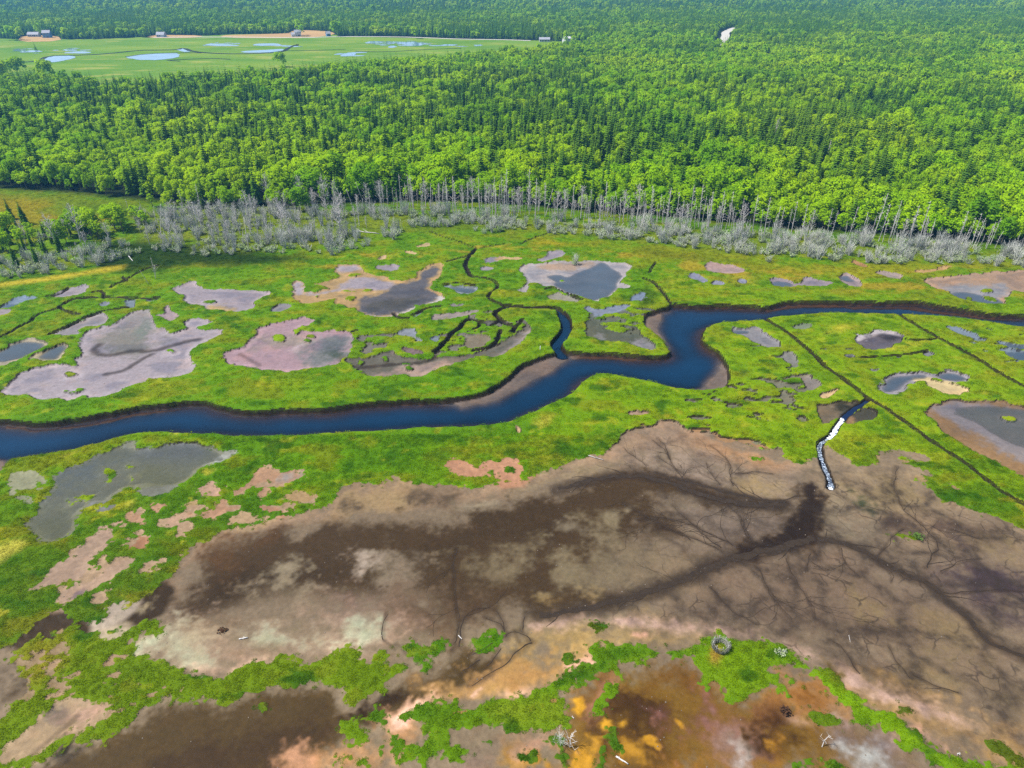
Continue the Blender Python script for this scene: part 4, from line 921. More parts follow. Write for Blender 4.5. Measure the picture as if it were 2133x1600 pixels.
def broadleaf_crown(seed, r, h, nl, leaf, dens, base=.30):
    """round uneven crown: many overlapping clumps of leaf-sized faces"""
    rd_ = random.Random(seed); mb = MB(); lobes = []
    for i in range(nl):
        a = i * 2.4 + rd_.uniform(-.5, .5); t = (i + .5) / nl
        zz = h * (base + .06 + (.94 - base) * (t ** .8)); rr = r * math.sqrt(max(.02, 1 - ((zz / h - .52) / .56) ** 2)) * rd_.uniform(.45, .86)
        lobes.append((Vector((math.cos(a) * rr, math.sin(a) * rr, zz)), r * rd_.uniform(.26, .46)))
    lobes.append((Vector((0, 0, h * .70)), r * .55))
    for c, lr in lobes:
        for k in range(int(dens * lr * lr)):
            z = rd_.uniform(-.55, 1); a = rd_.uniform(0, 6.283); q = math.sqrt(1 - z * z); d = Vector((q * math.cos(a), q * math.sin(a), z))
            p = c + Vector((d.x, d.y, d.z * .8)) * lr * rd_.uniform(.72, 1.08)
            j = Vector((rd_.uniform(-1, 1), rd_.uniform(-1, 1), rd_.uniform(-.6, 1)))
            out = (p - Vector((0, 0, h * .45))).normalized()
            mb.card(p, d + j * .6, leaf * rd_.uniform(.7, 1.3), rd_, tuple((d * .75 + out * .35 + j * .35 + Vector((0, 0, .25))).normalized()))
    return mb
def trunk_mb(h, r, lean=(0, 0), limbs=0, seed=0, n=6):
    mb = MB(); rd_ = random.Random(seed); top = Vector((lean[0], lean[1], h)); mid = top * .5 + Vector((rd_.uniform(-.2, .2), rd_.uniform(-.2, .2), 0))
    mb.tube((0, 0, -.3), mid, r, r * .7, n, False); mb.tube(mid, top, r * .7, r * .3, n)
    for k in range(limbs):
        t = rd_.uniform(.5, .95); p = mid.lerp(top, (t - .5) * 2); a = rd_.uniform(0, 6.28)
        mb.tube(p, p + Vector((math.cos(a), math.sin(a), rd_.uniform(.5, 1.1))) * h * .22, r * .35, r * .12, 4)
    return mb
def spruce_crown(seed, r, h, tiers, per, base=.12):
    rd_ = random.Random(seed); mb = MB()
    for i in range(tiers):
        t = i / (tiers - 1); z = h * (base + (1 - base) * t); rr = r * (1 - t) ** .85 * rd_.uniform(.78, 1.12) + .10
        n = max(4, int(per * (1 - t * .65))); a0 = rd_.uniform(0, 6.28)
        for k in range(n):
            a = a0 + 6.283 * k / n + rd_.uniform(-.2, .2); L = rr * rd_.uniform(.75, 1.15); dr = L * rd_.uniform(.25, .5)
            d = Vector((math.cos(a), math.sin(a), 0)); s_ = Vector((-d.y, d.x, 0)); w_ = L * .30 + .06
            p0 = Vector((0, 0, z + .15)); p1 = d * L * .6 + Vector((0, 0, z - dr * .4)); p2 = d * L + Vector((0, 0, z - dr))
            s_ = s_ if ((p1 + s_ * w_ - p0).cross(p2 - p0)).z > 0 else -s_; i0 = len(mb.v); mb.v += [tuple(p0), tuple(p1 + s_ * w_), tuple(p2), tuple(p1 - s_ * w_)]; mb.f.append((i0, i0 + 1, i0 + 2, i0 + 3))
            nn = (d * .6 + Vector((0, 0, .9))).normalized(); mb.nr += [tuple(nn)] * 4
    return mb
def dead_crown(seed, h, spread, nb, lean=(0, 0), up=.6, twigs=2, r=.05):
    rd_ = random.Random(seed); mb = MB()
    for k in range(nb):
        t = rd_.uniform(.28, .99); p = Vector((lean[0] * t, lean[1] * t, h * t)); a = rd_.uniform(0, 6.28); L = spread * (1.15 - t * .75) * rd_.uniform(.5, 1.1)
        e = p + Vector((math.cos(a), math.sin(a), up * rd_.uniform(.2, 1.5))) * L; mb.tube(p, e, r, r * .45, 3, False)
        for q in range(twigs):
            s_ = p.lerp(e, rd_.uniform(.4, .95)); mb.tube(s_, s_ + Vector((rd_.uniform(-1, 1), rd_.uniform(-1, 1), rd_.uniform(.1, 1))) * L * .45, r * .6, r * .25, 3, False)
    return mb
def brush_mb(seed, n, h, spread, r, leaves):
    rd_ = random.Random(seed); mb = MB(); lv = MB()
    for k in range(n):
        a = rd_.uniform(0, 6.28); q = rd_.uniform(0, spread * .35); p = Vector((math.cos(a) * q, math.sin(a) * q, -.1))
        a2 = a + rd_.uniform(-.9, .9); L = h * rd_.uniform(.55, 1.1); e = p + Vector((math.cos(a2) * spread * rd_.uniform(.1, .8), math.sin(a2) * spread * rd_.uniform(.1, .8), L))
        m_ = p.lerp(e, .55); mb.tube(p, m_, r, r * .8, 3, False); mb.tube(m_, e, r * .8, r * .35, 3, False)
        for j in range(2):
            s_ = p.lerp(e, rd_.uniform(.35, .9)); mb.tube(s_, s_ + Vector((rd_.uniform(-.5, .5), rd_.uniform(-.5, .5), rd_.uniform(.3, .6))) * h * .4, r * .55, r * .3, 3, False)
        for j in range(leaves):
            lv.card(p.lerp(e, rd_.uniform(.25, 1)) + Vector((rd_.uniform(-.2, .2), rd_.uniform(-.2, .2), 0)), (rd_.uniform(-1, 1), rd_.uniform(-1, 1), 1), rd_.uniform(.10, .2), rd_)
    return mb, lv

BL = []
for i, (r, h, nl) in enumerate([(4.1, 11.0, 17), (3.5, 12.0, 16), (4.7, 10.6, 19), (3.0, 9.4, 13), (2.3, 7.6, 11)]):
    BL.append((broadleaf_crown(100 + i, r, h, nl, .52, 26).mesh('broadleaf_crown', m_leaf, normals=True), trunk_mb(h * .62, .16 + .02 * r, (0, 0), 4, i).mesh('trunk', m_bark, True)))
BLF = [broadleaf_crown(200 + i, r, h, nl, .95, 9).mesh('broadleaf_far', m_leaf, normals=True) for i, (r, h, nl) in enumerate([(4.0, 10.5, 13), (3.4, 11.5, 12), (4.6, 10.2, 14)])]
SP = []
for i, (r, h, ti, per) in enumerate([(1.9, 11.5, 19, 11), (1.6, 10.0, 17, 10), (2.2, 12.5, 20, 12), (1.3, 8.0, 14, 9)]):
    SP.append((spruce_crown(300 + i, r, h, ti, per).mesh('spruce_crown', m_needle, normals=True), trunk_mb(h * .9, .15, (0, 0), 0, i, 5).mesh('trunk', m_bark, True)))
SPF = [spruce_crown(400 + i, r, h, 11, 7).mesh('spruce_far', m_needle, normals=True) for i, (r, h) in enumerate([(1.9, 11.0), (1.7, 9.5), (2.3, 12.0)])]
DT = []
for i, (h, sp_, nb, lean, up, tw, r) in enumerate([(8.0, 1.0, 16, (.3, .1), .3, 1, .12), (9.5, 1.3, 20, (-.5, .2), .4, 1, .13), (6.5, .8, 12, (.2, -.2), .3, 1, .11), (7.5, 2.9, 42, (.3, .1), .9, 4, .16), (8.5, 2.4, 36, (-.3, 0), 1.1, 3, .15), (7.0, .9, 9, (2.0, .3), .3, 1, .11), (10.5, 1.5, 22, (.5, .2), .5, 1, .14), (4.5, .6, 7, (.3, .4), .3, 0, .10)]):
    DT.append((dead_crown(500 + i, h, sp_, nb, lean, up, tw, .05).mesh('bare_crown', m_dead), trunk_mb(h, r, lean, 0, i, 5).mesh('trunk', m_dead, True)))
BR = []
for i, (n, h, sp_, lv) in enumerate([(22, 1.7, 1.1, 1), (26, 2.1, 1.3, 3), (18, 1.2, 1.0, 7), (30, 3.0, 1.2, 1), (20, 1.4, 1.3, 9), (26, 4.2, 1.0, 0), (34, 3.4, 1.6, 0)]):
    a_, l_ = brush_mb(600 + i, n, h, sp_, .035, lv); BR.append((a_.mesh('twig', m_twig), l_.mesh('foliage', m_shrub) if lv else None))
def tuft_mb(seed, nb, rad, h, w):
    rd_ = random.Random(seed); mb = MB()
    for k in range(nb):
        a = rd_.uniform(0, 6.28); q = rad * math.sqrt(rd_.random()); p = Vector((math.cos(a) * q, math.sin(a) * q, -.05)); L = h * rd_.uniform(.6, 1.15) * (1.1 - .5 * q / rad)
        b_ = rd_.uniform(0, 6.28); ln = Vector((math.cos(b_), math.sin(b_), 0)) * L * rd_.uniform(.6, 1.5); s_ = Vector((-math.sin(b_), math.cos(b_), 0)) * w * rd_.uniform(.7, 1.3)
        m_ = p + ln * .4 + Vector((0, 0, L * .65)); e = p + ln + Vector((0, 0, L)); s_ = s_ if (s_.cross(m_ - p)).z > 0 else -s_; i0 = len(mb.v)
        mb.v += [tuple(p - s_), tuple(p + s_), tuple(m_ + s_ * .8), tuple(m_ - s_ * .8), tuple(e)]; mb.f += [(i0, i0 + 1, i0 + 2, i0 + 3), (i0 + 3, i0 + 2, i0 + 4)]
        nn = (Vector((0, 0, 1.2)) + ln.normalized() * .35 + s_.normalized() * rd_.uniform(-.3, .3)).normalized(); mb.nr += [tuple(nn)] * 5
    return mb
N = NT('grass_blades'); tnt = N.attr('tint', 'INSTANCER').outputs['Color']; rnd = N.n('ObjectInfo').outputs['Random']; pos = N.n('NewGeometry').outputs['Position']
a_ = N.mul(tnt, N.math('MULTIPLY', N.mapr(rnd, 0, 1, 1.0, 1.28), N.mapr(N.noise(7, 2, .5, pos), .3, .7, .88, 1.12)))
d_ = N.n('BsdfDiffuse'); N.set(d_.inputs['Color'], a_); t_ = N.n('BsdfTranslucent'); N.set(t_.inputs['Color'], a_); mx_ = N.n('MixShader', ins={0: .3}); N.set(mx_.inputs[1], d_.outputs[0]); N.set(mx_.inputs[2], t_.outputs[0])
m_grass = N.finish(mx_.outputs[0])
TF = [tuft_mb(700 + i, nb, rad, h, .022).mesh('tuft', m_grass, normals=True) for i, (nb, rad, h) in enumerate([(46, .36, .19), (40, .42, .15), (54, .38, .25)])]
TFW = [tuft_mb(710 + i, nb, rad, h, .04).mesh('tuft_wide', m_grass, normals=True) for i, (nb, rad, h) in enumerate([(50, .60, .22), (50, .70, .18), (56, .58, .28)])]

# ------------------------------------------------------------------ scattering
def gn_scatter(name, P, rz, sc, idx, meshes, tint=None):
    """one 'stuff' object: points that carry instances of the given meshes"""
    me = bpy.data.meshes.new(name); me.vertices.add(len(P)); me.vertices.foreach_set('co', np.ascontiguousarray(P, np.float32).ravel())
    rot = np.zeros((len(P), 3), np.float32); rot[:, 2] = rz
    add_attr(me, 'rot', rot, 'FLOAT_VECTOR'); add_attr(me, 'scl', sc if sc.ndim == 2 else np.repeat(sc[:, None], 3, 1), 'FLOAT_VECTOR'); add_attr(me, 'pick', idx, 'INT')
    if tint is not None: add_attr(me, 'tint', tint, 'FLOAT_COLOR')
    col = bpy.data.collections.new(name + '_kinds')
    for i, grp in enumerate(meshes):
        grp = grp if isinstance(grp, (tuple, list)) else (grp,)
        if len([g for g in grp if g]) == 1: col.objects.link(bpy.data.objects.new(f'{name}_{i:02d}', [g for g in grp if g][0]))
        else:
            sub = bpy.data.collections.new(f'{name}_{i:02d}'); col.children.link(sub)
            for g in grp:
                if g: sub.objects.link(bpy.data.objects.new(f'{name}_{i:02d}_piece', g))
    ng = bpy.data.node_groups.new(name, 'GeometryNodeTree'); ng.interface.new_socket('Geometry', in_out='INPUT', socket_type='NodeSocketGeometry'); ng.interface.new_socket('Geometry', in_out='OUTPUT', socket_type='NodeSocketGeometry')
    gi = ng.nodes.new('NodeGroupInput'); go = ng.nodes.new('NodeGroupOutput'); ip = ng.nodes.new('GeometryNodeInstanceOnPoints'); ci = ng.nodes.new('GeometryNodeCollectionInfo'); L = ng.links.new
    ci.inputs['Collection'].default_value = col; ci.inputs['Separate Children'].default_value = True; ci.inputs['Reset Children'].default_value = True
    def na(n, t): q = ng.nodes.new('GeometryNodeInputNamedAttribute'); q.data_type = t; q.inputs['Name'].default_value = n; return q.outputs['Attribute']
    e2r = ng.nodes.new('FunctionNodeEulerToRotation'); L(na('rot', 'FLOAT_VECTOR'), e2r.inputs[0])
    L(gi.outputs[0], ip.inputs['Points']); L(ci.outputs[0], ip.inputs['Instance']); ip.inputs['Pick Instance'].default_value = True
    L(na('pick', 'INT'), ip.inputs['Instance Index']); L(e2r.outputs[0], ip.inputs['Rotation']); L(na('scl', 'FLOAT_VECTOR'), ip.inputs['Scale']); L(ip.outputs[0], go.inputs[0])
    o = obj(name, me); md = o.modifiers.new('scatter', 'NODES'); md.node_group = ng
    return o
def things(base, cat, group, labels, P, rz, sc, idx, kinds, part_names):
    """every plant of its own: an Empty at the foot that parents the parts"""
    for k in range(len(P)):
        t = bpy.data.objects.new(base, None); C.objects.link(t); t.empty_display_size = .5
        t.location = P[k]; t.rotation_euler = (0, 0, rz[k]); t.scale = tuple(sc[k]) if sc.ndim == 2 else (sc[k],) * 3
        tag(t, labels(P[k], int(idx[k]), float(sc[k][2])), cat, group)
        for me, pn in zip(kinds[idx[k]], part_names):
            if me: obj(pn, me, None, t)
def jitter(y0, y1, s, margin=1.10):
    X_, Y_ = [], []; y = y0
    while y < y1:
        hw = 0.75 * (0.848 * y + 31.8) * margin + 6; x = np.arange(-hw, hw, s); X_.append(x + rng.uniform(-.45, .45, len(x)) * s); Y_.append(np.full(len(x), y) + rng.uniform(-.45, .45, len(x)) * s); y += s
    return np.concatenate(X_), np.concatenate(Y_)
def in_px(X_, Y_, P):
    return inpoly_px(X_, Y_, P) > 0
def near_first(P): return np.argsort(np.hypot(np.hypot(P[:, 0], P[:, 1]), CAM_H))
def visible(P, h=6): a, b_ = pix(P[:, 0], P[:, 1], h); return (a > -10) & (a < 2143) & (b_ < 1600) & (b_ > 0)
def split_scatter(base, cat, group, labels, stuff_label, P, rz, sc, idx, kinds, parts, far=None, n=300, d_far=430, stuff_name=None):
    o = near_first(P); vis = visible(P); first = [i for i in o if vis[i]][:n]; m = np.zeros(len(P), bool); m[first] = True
    things(base, cat, group, labels, P[m], rz[m], sc[m], idx[m], kinds, parts)
    rest = np.nonzero(~m)[0]
    if len(rest) == 0: return
    d = np.hypot(P[rest, 0], P[rest, 1]); a = rest[d < d_far] if far else rest; b_ = rest[d >= d_far] if far else rest[:0]
    if len(a): tag(gn_scatter(stuff_name or base + '_wood', P[a], rz[a], sc[a], idx[a], kinds), stuff_label, cat + ' mass', kind='stuff')
    if len(b_): tag(gn_scatter('distant_' + (stuff_name or base + '_wood'), P[b_], rz[b_], sc[b_], idx[b_] % len(far), far), stuff_label.replace('woods', 'far woods'), cat + ' mass', kind='stuff')

def clear_of(X_, Y_):
    px, py = pix(X_, Y_); ok = (py < front_y(px) - 1) | (Y_ > 330)
    ok &= ~in_px(X_, Y_, FAR_MARSH)
    for p in HAY + YARDS: ok &= ~in_px(X_, Y_, p)
    for road, w in ((ROAD_FAR, 7.0), (ROAD_SIDE, 6.0)):
        gx, gy = at(np.array(road)[:, 0], np.array(road)[:, 1])
        for i in range(len(gx) - 1):
            d, _ = seg_dist(X_, Y_, gx[i], gy[i], gx[i + 1], gy[i + 1]); ok &= d > w
    return ok
def spruce_share(X_, Y_):
    px, py = pix(X_, Y_); n1 = .55 * fbm(X_ / 60, Y_ / 80, 81, 3) + .45 * fbm(X_ / 18, Y_ / 24, 85, 2); n2 = fbm(X_ / 150, Y_ / 170, 91, 2)
    depth = front_y(px) - py
    mid = sstep(60, 190, depth)
    c = .26 + .50 * mid * sstep(.34, .60, n1 + .25 * (n2 - .5))
    c = np.where((px > 1250) & (py > 120), c * .8 + .06, c)
    c = np.where((px < 420) & (py > 250), c * .45, c)
    c = np.where(py < 85, .66 + .28 * sstep(.35, .65, n1), c)
    return c
X1, Y1 = jitter(150, 470, 2.9); X2, Y2 = jitter(470, 980, 3.8); X3, Y3 = jitter(980, 2100, 6.6)
XA = np.concatenate([X1, X2, X3]); YA = np.concatenate([Y1, Y2, Y3]); ok = clear_of(XA, YA); XA, YA = XA[ok], YA[ok]
cs = spruce_share(XA, YA); u_ = rng.random(len(XA)); isb = u_ > cs
gaps = fbm(XA / 14, YA / 14, 101, 2); isb &= gaps > .24
PB = np.stack([XA[isb], YA[isb], np.zeros(isb.sum())], 1)
sB = rng.uniform(.36, .82, len(PB)) ** 1.0 * (1 + .45 * (fbm(PB[:, 0] / 25, PB[:, 1] / 25, 111, 2) - .5) * 2)
pxB, pyB = pix(PB[:, 0], PB[:, 1]); dB = front_y(pxB) - pyB
sB = sB * np.where(dB < 8, .6, np.where(dB > 60, .82, 1.0)) * np.where((pxB < 330) & (pyB > 300), .8, 1)
sB = np.where(PB[:, 1] > 470, sB * .88, sB); sB = np.where(PB[:, 1] > 980, sB * 1.15, sB)
sB3 = np.stack([sB * rng.uniform(.9, 1.4, len(PB)), sB * rng.uniform(.9, 1.4, len(PB)), np.clip(sB, .5, 1.0) * rng.uniform(.85, 1.1, len(PB))], 1)
iB = rng.integers(0, len(BL), len(PB))
# extra pass for spruces: they stand closer together
X1, Y1 = jitter(150, 470, 2.7); X2, Y2 = jitter(470, 980, 3.2); X3, Y3 = jitter(980, 2100, 5.4)
XS = np.concatenate([X1, X2, X3]); YS = np.concatenate([Y1, Y2, Y3]); ok = clear_of(XS, YS); XS, YS = XS[ok], YS[ok]
cs = spruce_share(XS, YS); k = rng.random(len(XS)) < cs * .95; XS, YS = XS[k], YS[k]
ex = []                                            # spruces at the left edge, before the yellow meadow
for p, s_ in ((pts("-60,470 30,455 90,470 140,500 110,560 60,560 -60,560"), 4.6), (pts("140,480 190,470 200,500 150,505"), 4)):
    x_, y_ = jitter(120, 210, s_); q = in_px(x_, y_, p); ex.append(np.stack([x_[q], y_[q]], 1))
for p in [(75, 105), (1215, 100), (1110, 118), (1125, 119), (1140, 119), (1150, 117), (1070, 118), (300, 172), (160, 172), (190, 170)]:
    ex.append(np.array([at(*p)]))
ex = np.concatenate(ex); PS = np.stack([np.concatenate([XS, ex[:, 0]]), np.concatenate([YS, ex[:, 1]]), np.zeros(len(XS) + len(ex))], 1)
sS = rng.uniform(.62, 1.15, len(PS)); sS = np.where(pix(PS[:, 0], PS[:, 1])[1] > front_y(pix(PS[:, 0], PS[:, 1])[0]), sS * .5, sS); sS = np.where(PS[:, 1] > 300, sS * .85, sS)
sS3 = np.stack([sS * rng.uniform(.9, 1.15, len(PS))] * 2 + [sS], 1); iS = rng.integers(0, len(SP), len(PS))
# bushy broadleaf trees in the same left group and round the far meadow
ex = []
for p, s_ in ((pts("-60,480 60,490 200,470 330,455 335,475 200,500 90,520 -60,530"), 4.6), (pts("300,425 560,424 700,432 700,440 420,436 300,436"), 4.0), (pts("700,420 840,418 1000,424 1200,440 1400,455 1600,474 1800,490 2000,505 2133,520 2133,508 2000,495 1800,480 1600,464 1400,446 1200,432 1000,416 840,410 700,414"), 4.2)):
    x_, y_ = jitter(120, 215, s_); q = in_px(x_, y_, p); ex.append(np.stack([x_[q], y_[q]], 1))
for p in [(585, 140), (30, 160), (45, 158), (10, 165), (100, 168), (25, 84), (45, 84), (85, 78), (140, 82), (630, 76), (625, 74), (698, 76), (705, 75), (1178, 92), (1196, 97), (865, 81), (300, 78)]:
    ex.append(np.array([at(*p)]))
ex = np.concatenate(ex); PB = np.concatenate([PB, np.stack([ex[:, 0], ex[:, 1], np.zeros(len(ex))], 1)])
s_ = np.where(ex[:, 1] < 230, rng.uniform(.35, .6, len(ex)), rng.uniform(.7, 1.1, len(ex))); sB3 = np.concatenate([sB3, np.stack([s_ * 1.1, s_ * 1.1, s_], 1)]); iB = np.concatenate([iB, rng.integers(0, len(BL), len(ex))])
MARKS = [(60, 'behind the far left meadow end'), (160, 'behind the ochre meadow'), (250, 'behind the green meadow'), (340, 'at the right end of the meadow'), (450, 'above the left dead thicket'), (560, 'above the middle dead thicket'), (690, 'above the right dead thicket'),
         (800, 'above the orange rimmed pan'), (910, 'left of the side creek head'), (1010, 'above the side creek head'), (1110, 'left of the big blue pond'), (1210, 'above the big blue pond'), (1310, 'right of the big blue pond'), (1420, 'above the pink pan'), (1530, 'right of the pink pan'),
         (1650, 'above the round blue pool'), (1770, 'above the pale rimmed pool'), (1880, 'above the tan patches'), (2000, 'left of the tan pond'), (2100, 'above the tan pond'), (9999, 'at the far right edge')]
def mark(P):
    px = float(pix(P[0], P[1])[0])
    return next(t for lim, t in MARKS if px < lim)
def size_word(h, a, b): return 'small' if h < a else ('tall' if h > b else 'medium')
def row(P):
    px, py = (float(v) for v in pix(P[0], P[1])); d = float(front_y(px)) - py
    return 'in the foremost row' if d < 6 else ('in the second row' if d < 13 else ('a few rows in' if d < 24 else 'deep in the wood'))
BSHAPE = ['round', 'upright', 'broad', 'compact', 'narrow']; SSHAPE = ['full', 'slim', 'broad', 'short']
def lab_b(P, i, z):
    px, py = (float(v) for v in pix(P[0], P[1])); w = size_word(z, .55, .82)
    if py > front_y(px) - 1 and px < 720: return f'{w} {BSHAPE[i]} bushy tree among grey dead trees, {mark(P)}'
    return f'{w} {BSHAPE[i]} green tree {row(P)}, {mark(P)}'
def lab_s(P, i, z):
    px, py = (float(v) for v in pix(P[0], P[1])); w = size_word(z, .72, .98)
    if py > front_y(px): return f'{SSHAPE[i]} dark spruce in the clump before the meadow, {"left" if px < 25 else ("middle" if px < 75 else "right")} part'
    return f'{w} {SSHAPE[i]} dark spruce {row(P)}, {mark(P)}'
DSHAPE = ['straight pole snag with short stubs', 'tall tilted snag with side twigs', 'short snag with few twigs', 'spreading many branched dead tree', 'forked dead tree with rising branches', 'strongly leaning bare pole', 'very tall slender snag', 'broken low stump']
def lab_d(P, i, z): return f'{size_word(z, .6, .85)} grey {DSHAPE[i]}, {mark(P)}'
GSHAPE = ['rounded grey twiggy shrub', 'upright sparse grey shrub', 'leafy grey green shrub', 'tall thin twiggy shrub', 'wide leafy pale shrub', 'tall bare grey clump', 'broad bare grey clump']
def lab_g(P, i, z):
    px, py = (float(v) for v in pix(P[0], P[1])); d = py - float(front_y(px))
    return f'{size_word(z, .8, 1.0)} {GSHAPE[i]} {"close to the trees" if d < 25 else ("in the brush belt" if d < 50 else "nearest the marsh")}, {mark(P)}'
rzB = rng.uniform(0, 6.28, len(PB)); rzS = rng.uniform(0, 6.28, len(PS))
split_scatter('broadleaf_tree', 'tree', 'broadleaf trees along the front of the wood', lab_b, 'bright green broadleaf woods reaching back to the skyline', PB, rzB, sB3, iB, BL, ('crown', 'trunk'), BLF, stuff_name='broadleaf_woods')
split_scatter('spruce_tree', 'tree', 'dark spruces standing in the wood', lab_s, 'dark spruce woods reaching back to the skyline', PS, rzS, sS3, iS, SP, ('crown', 'trunk'), SPF, stuff_name='spruce_woods')
# dead standing trees between marsh and wood
D_ = []
for p, s_ in ((pts("560,420 700,427 830,420 1000,427 1200,442 1400,455 1600,475 1800,490 2000,503 2133,518 2260,535 2260,552 2133,532 2000,519 1800,505 1600,497 1400,480 1200,464 1000,450 830,442 700,452 560,447"), 2.05),
              (pts("270,450 420,440 600,436 720,446 800,455 760,500 640,512 480,515 330,505 280,490"), 4.3), (pts("30,500 200,490 270,500 200,520 40,545"), 5.5)):
    x_, y_ = jitter(125, 230, s_); q = in_px(x_, y_, p) & (rng.random(len(x_)) < .35 + 1.1 * sstep(.3, .65, fbm(x_ / 9, y_ / 9, 131, 2))); D_.append(np.stack([x_[q], y_[q]], 1))
live = [(1590, 250), (1600, 262), (1612, 255), (1640, 275), (1680, 262), (1650, 285), (1700, 280), (1570, 235), (1720, 300), (1300, 270)]
D_.append(np.array([at(x, y + 45) for x, y in live])); D_.append(np.array([at(312, 510), at(324, 580), at(310, 592), at(368, 515), at(385, 510), at(345, 522), at(580, 505), at(445, 498), at(505, 492)]))
D_ = np.concatenate(D_); PD = np.stack([D_[:, 0], D_[:, 1], np.zeros(len(D_))], 1); pxD, pyD = pix(PD[:, 0], PD[:, 1])
iD = rng.integers(0, len(DT), len(PD)); leftz = pxD < 800
iD = np.where(leftz, rng.choice([3, 4, 3, 4, 0, 5, 7, 1], len(PD)), rng.choice([0, 1, 2, 6, 0, 1, 4, 5, 7, 6], len(PD)))
sD = rng.uniform(.38, 1.08, len(PD)); sD = np.where((pyD > 560) & (pxD < 400), .5, sD)
split_scatter('dead_tree', 'dead tree', 'grey dead trees between marsh and wood', lab_d, 'thin grey dead trunks crowded along the wood edge', PD, rng.uniform(0, 6.28, len(PD)), np.stack([sD * .9, sD * .9, sD], 1), iD, DT, ('bare_crown', 'trunk'), stuff_name='dead_trunks')
# grey brush in front of them
B_ = []
for p, s_ in ((pts("840,452 1000,458 1200,470 1400,486 1600,502 1800,512 2000,525 2133,538 2260,555 2260,570 1990,548 1930,552 1800,550 1660,536 1500,526 1350,506 1200,492 1050,482 960,478 860,475"), 1.55),
              (pts("-80,560 0,545 100,525 300,507 500,507 700,492 800,465 840,480 830,505 700,532 560,528 420,535 300,522 250,545 170,560 100,572 -80,600"), 2.2),
              (pts("560,440 700,448 830,440 1000,447 1200,462 1400,478 1600,494 1800,503 2000,518 2133,532 2133,540 1800,512 1400,487 1000,458 700,460 560,452"), 1.6), (pts("270,455 420,442 600,438 720,448 810,452 770,495 640,505 480,512 330,500"), 2.2)):
    x_, y_ = jitter(110, 225, s_); q = in_px(x_, y_, p) & (rng.random(len(x_)) < sstep(.30, .58, fbm(x_ / 6, y_ / 6, 141, 3))); B_.append(np.stack([x_[q], y_[q]], 1))
B_.append(np.array([at(1198, 549), at(1990, 545), at(1940, 543), at(1840, 548), at(1600, 545), at(1008, 486), at(1025, 484), at(990, 480), at(1040, 482)]))
B_ = np.concatenate(B_); PG = np.stack([B_[:, 0], B_[:, 1], np.zeros(len(B_))], 1); sG = rng.uniform(.6, 1.2, len(PG)); iG = rng.integers(0, 5, len(PG)); pxG, pyG = pix(PG[:, 0], PG[:, 1]); tall = ((pyG < front_y(pxG) + 30) | ((pxG < 830) & (pyG < 515))) & (rng.random(len(PG)) < np.where(pxG < 830, .42, .45)); iG = np.where(tall, rng.integers(5, 7, len(PG)), iG)
split_scatter('twiggy_shrub', 'shrub', 'grey shrubs along the marsh edge', lab_g, 'grey green brush in a belt along the marsh edge', PG, rng.uniform(0, 6.28, len(PG)), np.stack([sG * 1.1, sG * 1.1, sG], 1), iG, BR, ('twig', 'foliage'), stuff_name='grey_brush')
# marsh grass
def grass_pts(y0, y1, s):
    x_, y_ = jitter(y0, y1, s, 1.05); g_ = interp_grid(GMF, x_, y_); px, py = pix(x_, y_); q = (g_ > (.32 if y0 > 80 else -.9)) & ((y0 > 80) | (rng.random(len(x_)) < sstep(-.9, .7, g_) ** 1.5)) & (py > front_y(px) - 3)
    x_, y_ = x_[q], y_[q]; return x_, y_, interp_grid(HZ, x_, y_), interp_grid(GCF, x_, y_), g_[q]
for nm, y0, y1, s_, K, lab in (('marsh_grass', 26, 82, .40, TF, 'short green marsh grass on the near banks and ridges'), ('meadow_grass', 82, 215, .80, TFW, 'green marsh grass beyond and beside the river')):
    x_, y_, z_, t_, g_ = grass_pts(y0, y1, s_)
    k = rng.random(len(x_)) < .6 + .6 * fbm(x_ / 1.8, y_ / 1.8, 151, 3); x_, y_, z_, t_, g_ = x_[k], y_[k], z_[k], t_[k], g_[k]
    t_ = t_ * (.70 + .60 * fbm(x_ / 1.3, y_ / 1.0, 181, 3))[:, None]; st_ = (rng.random(len(x_)) < .05)[:, None]; t_ = np.where(st_, t_ * np.array([1.5, 1.15, 2.0]), t_)
    s2 = rng.uniform(.6, 1.25, len(x_)) * (.55 + .45 * sstep(0, .7, g_)); hh = s2 * (.55 + .6 * fbm(x_ / 5, y_ / 5, 161, 3)) * (.5 if y0 > 80 else .85)
    tag(gn_scatter(nm, np.stack([x_, y_, z_], 1), rng.uniform(0, 6.28, len(x_)), np.stack([s2, s2, hh], 1), rng.integers(0, 3, len(x_)), K, t_), lab, 'grass', kind='stuff')

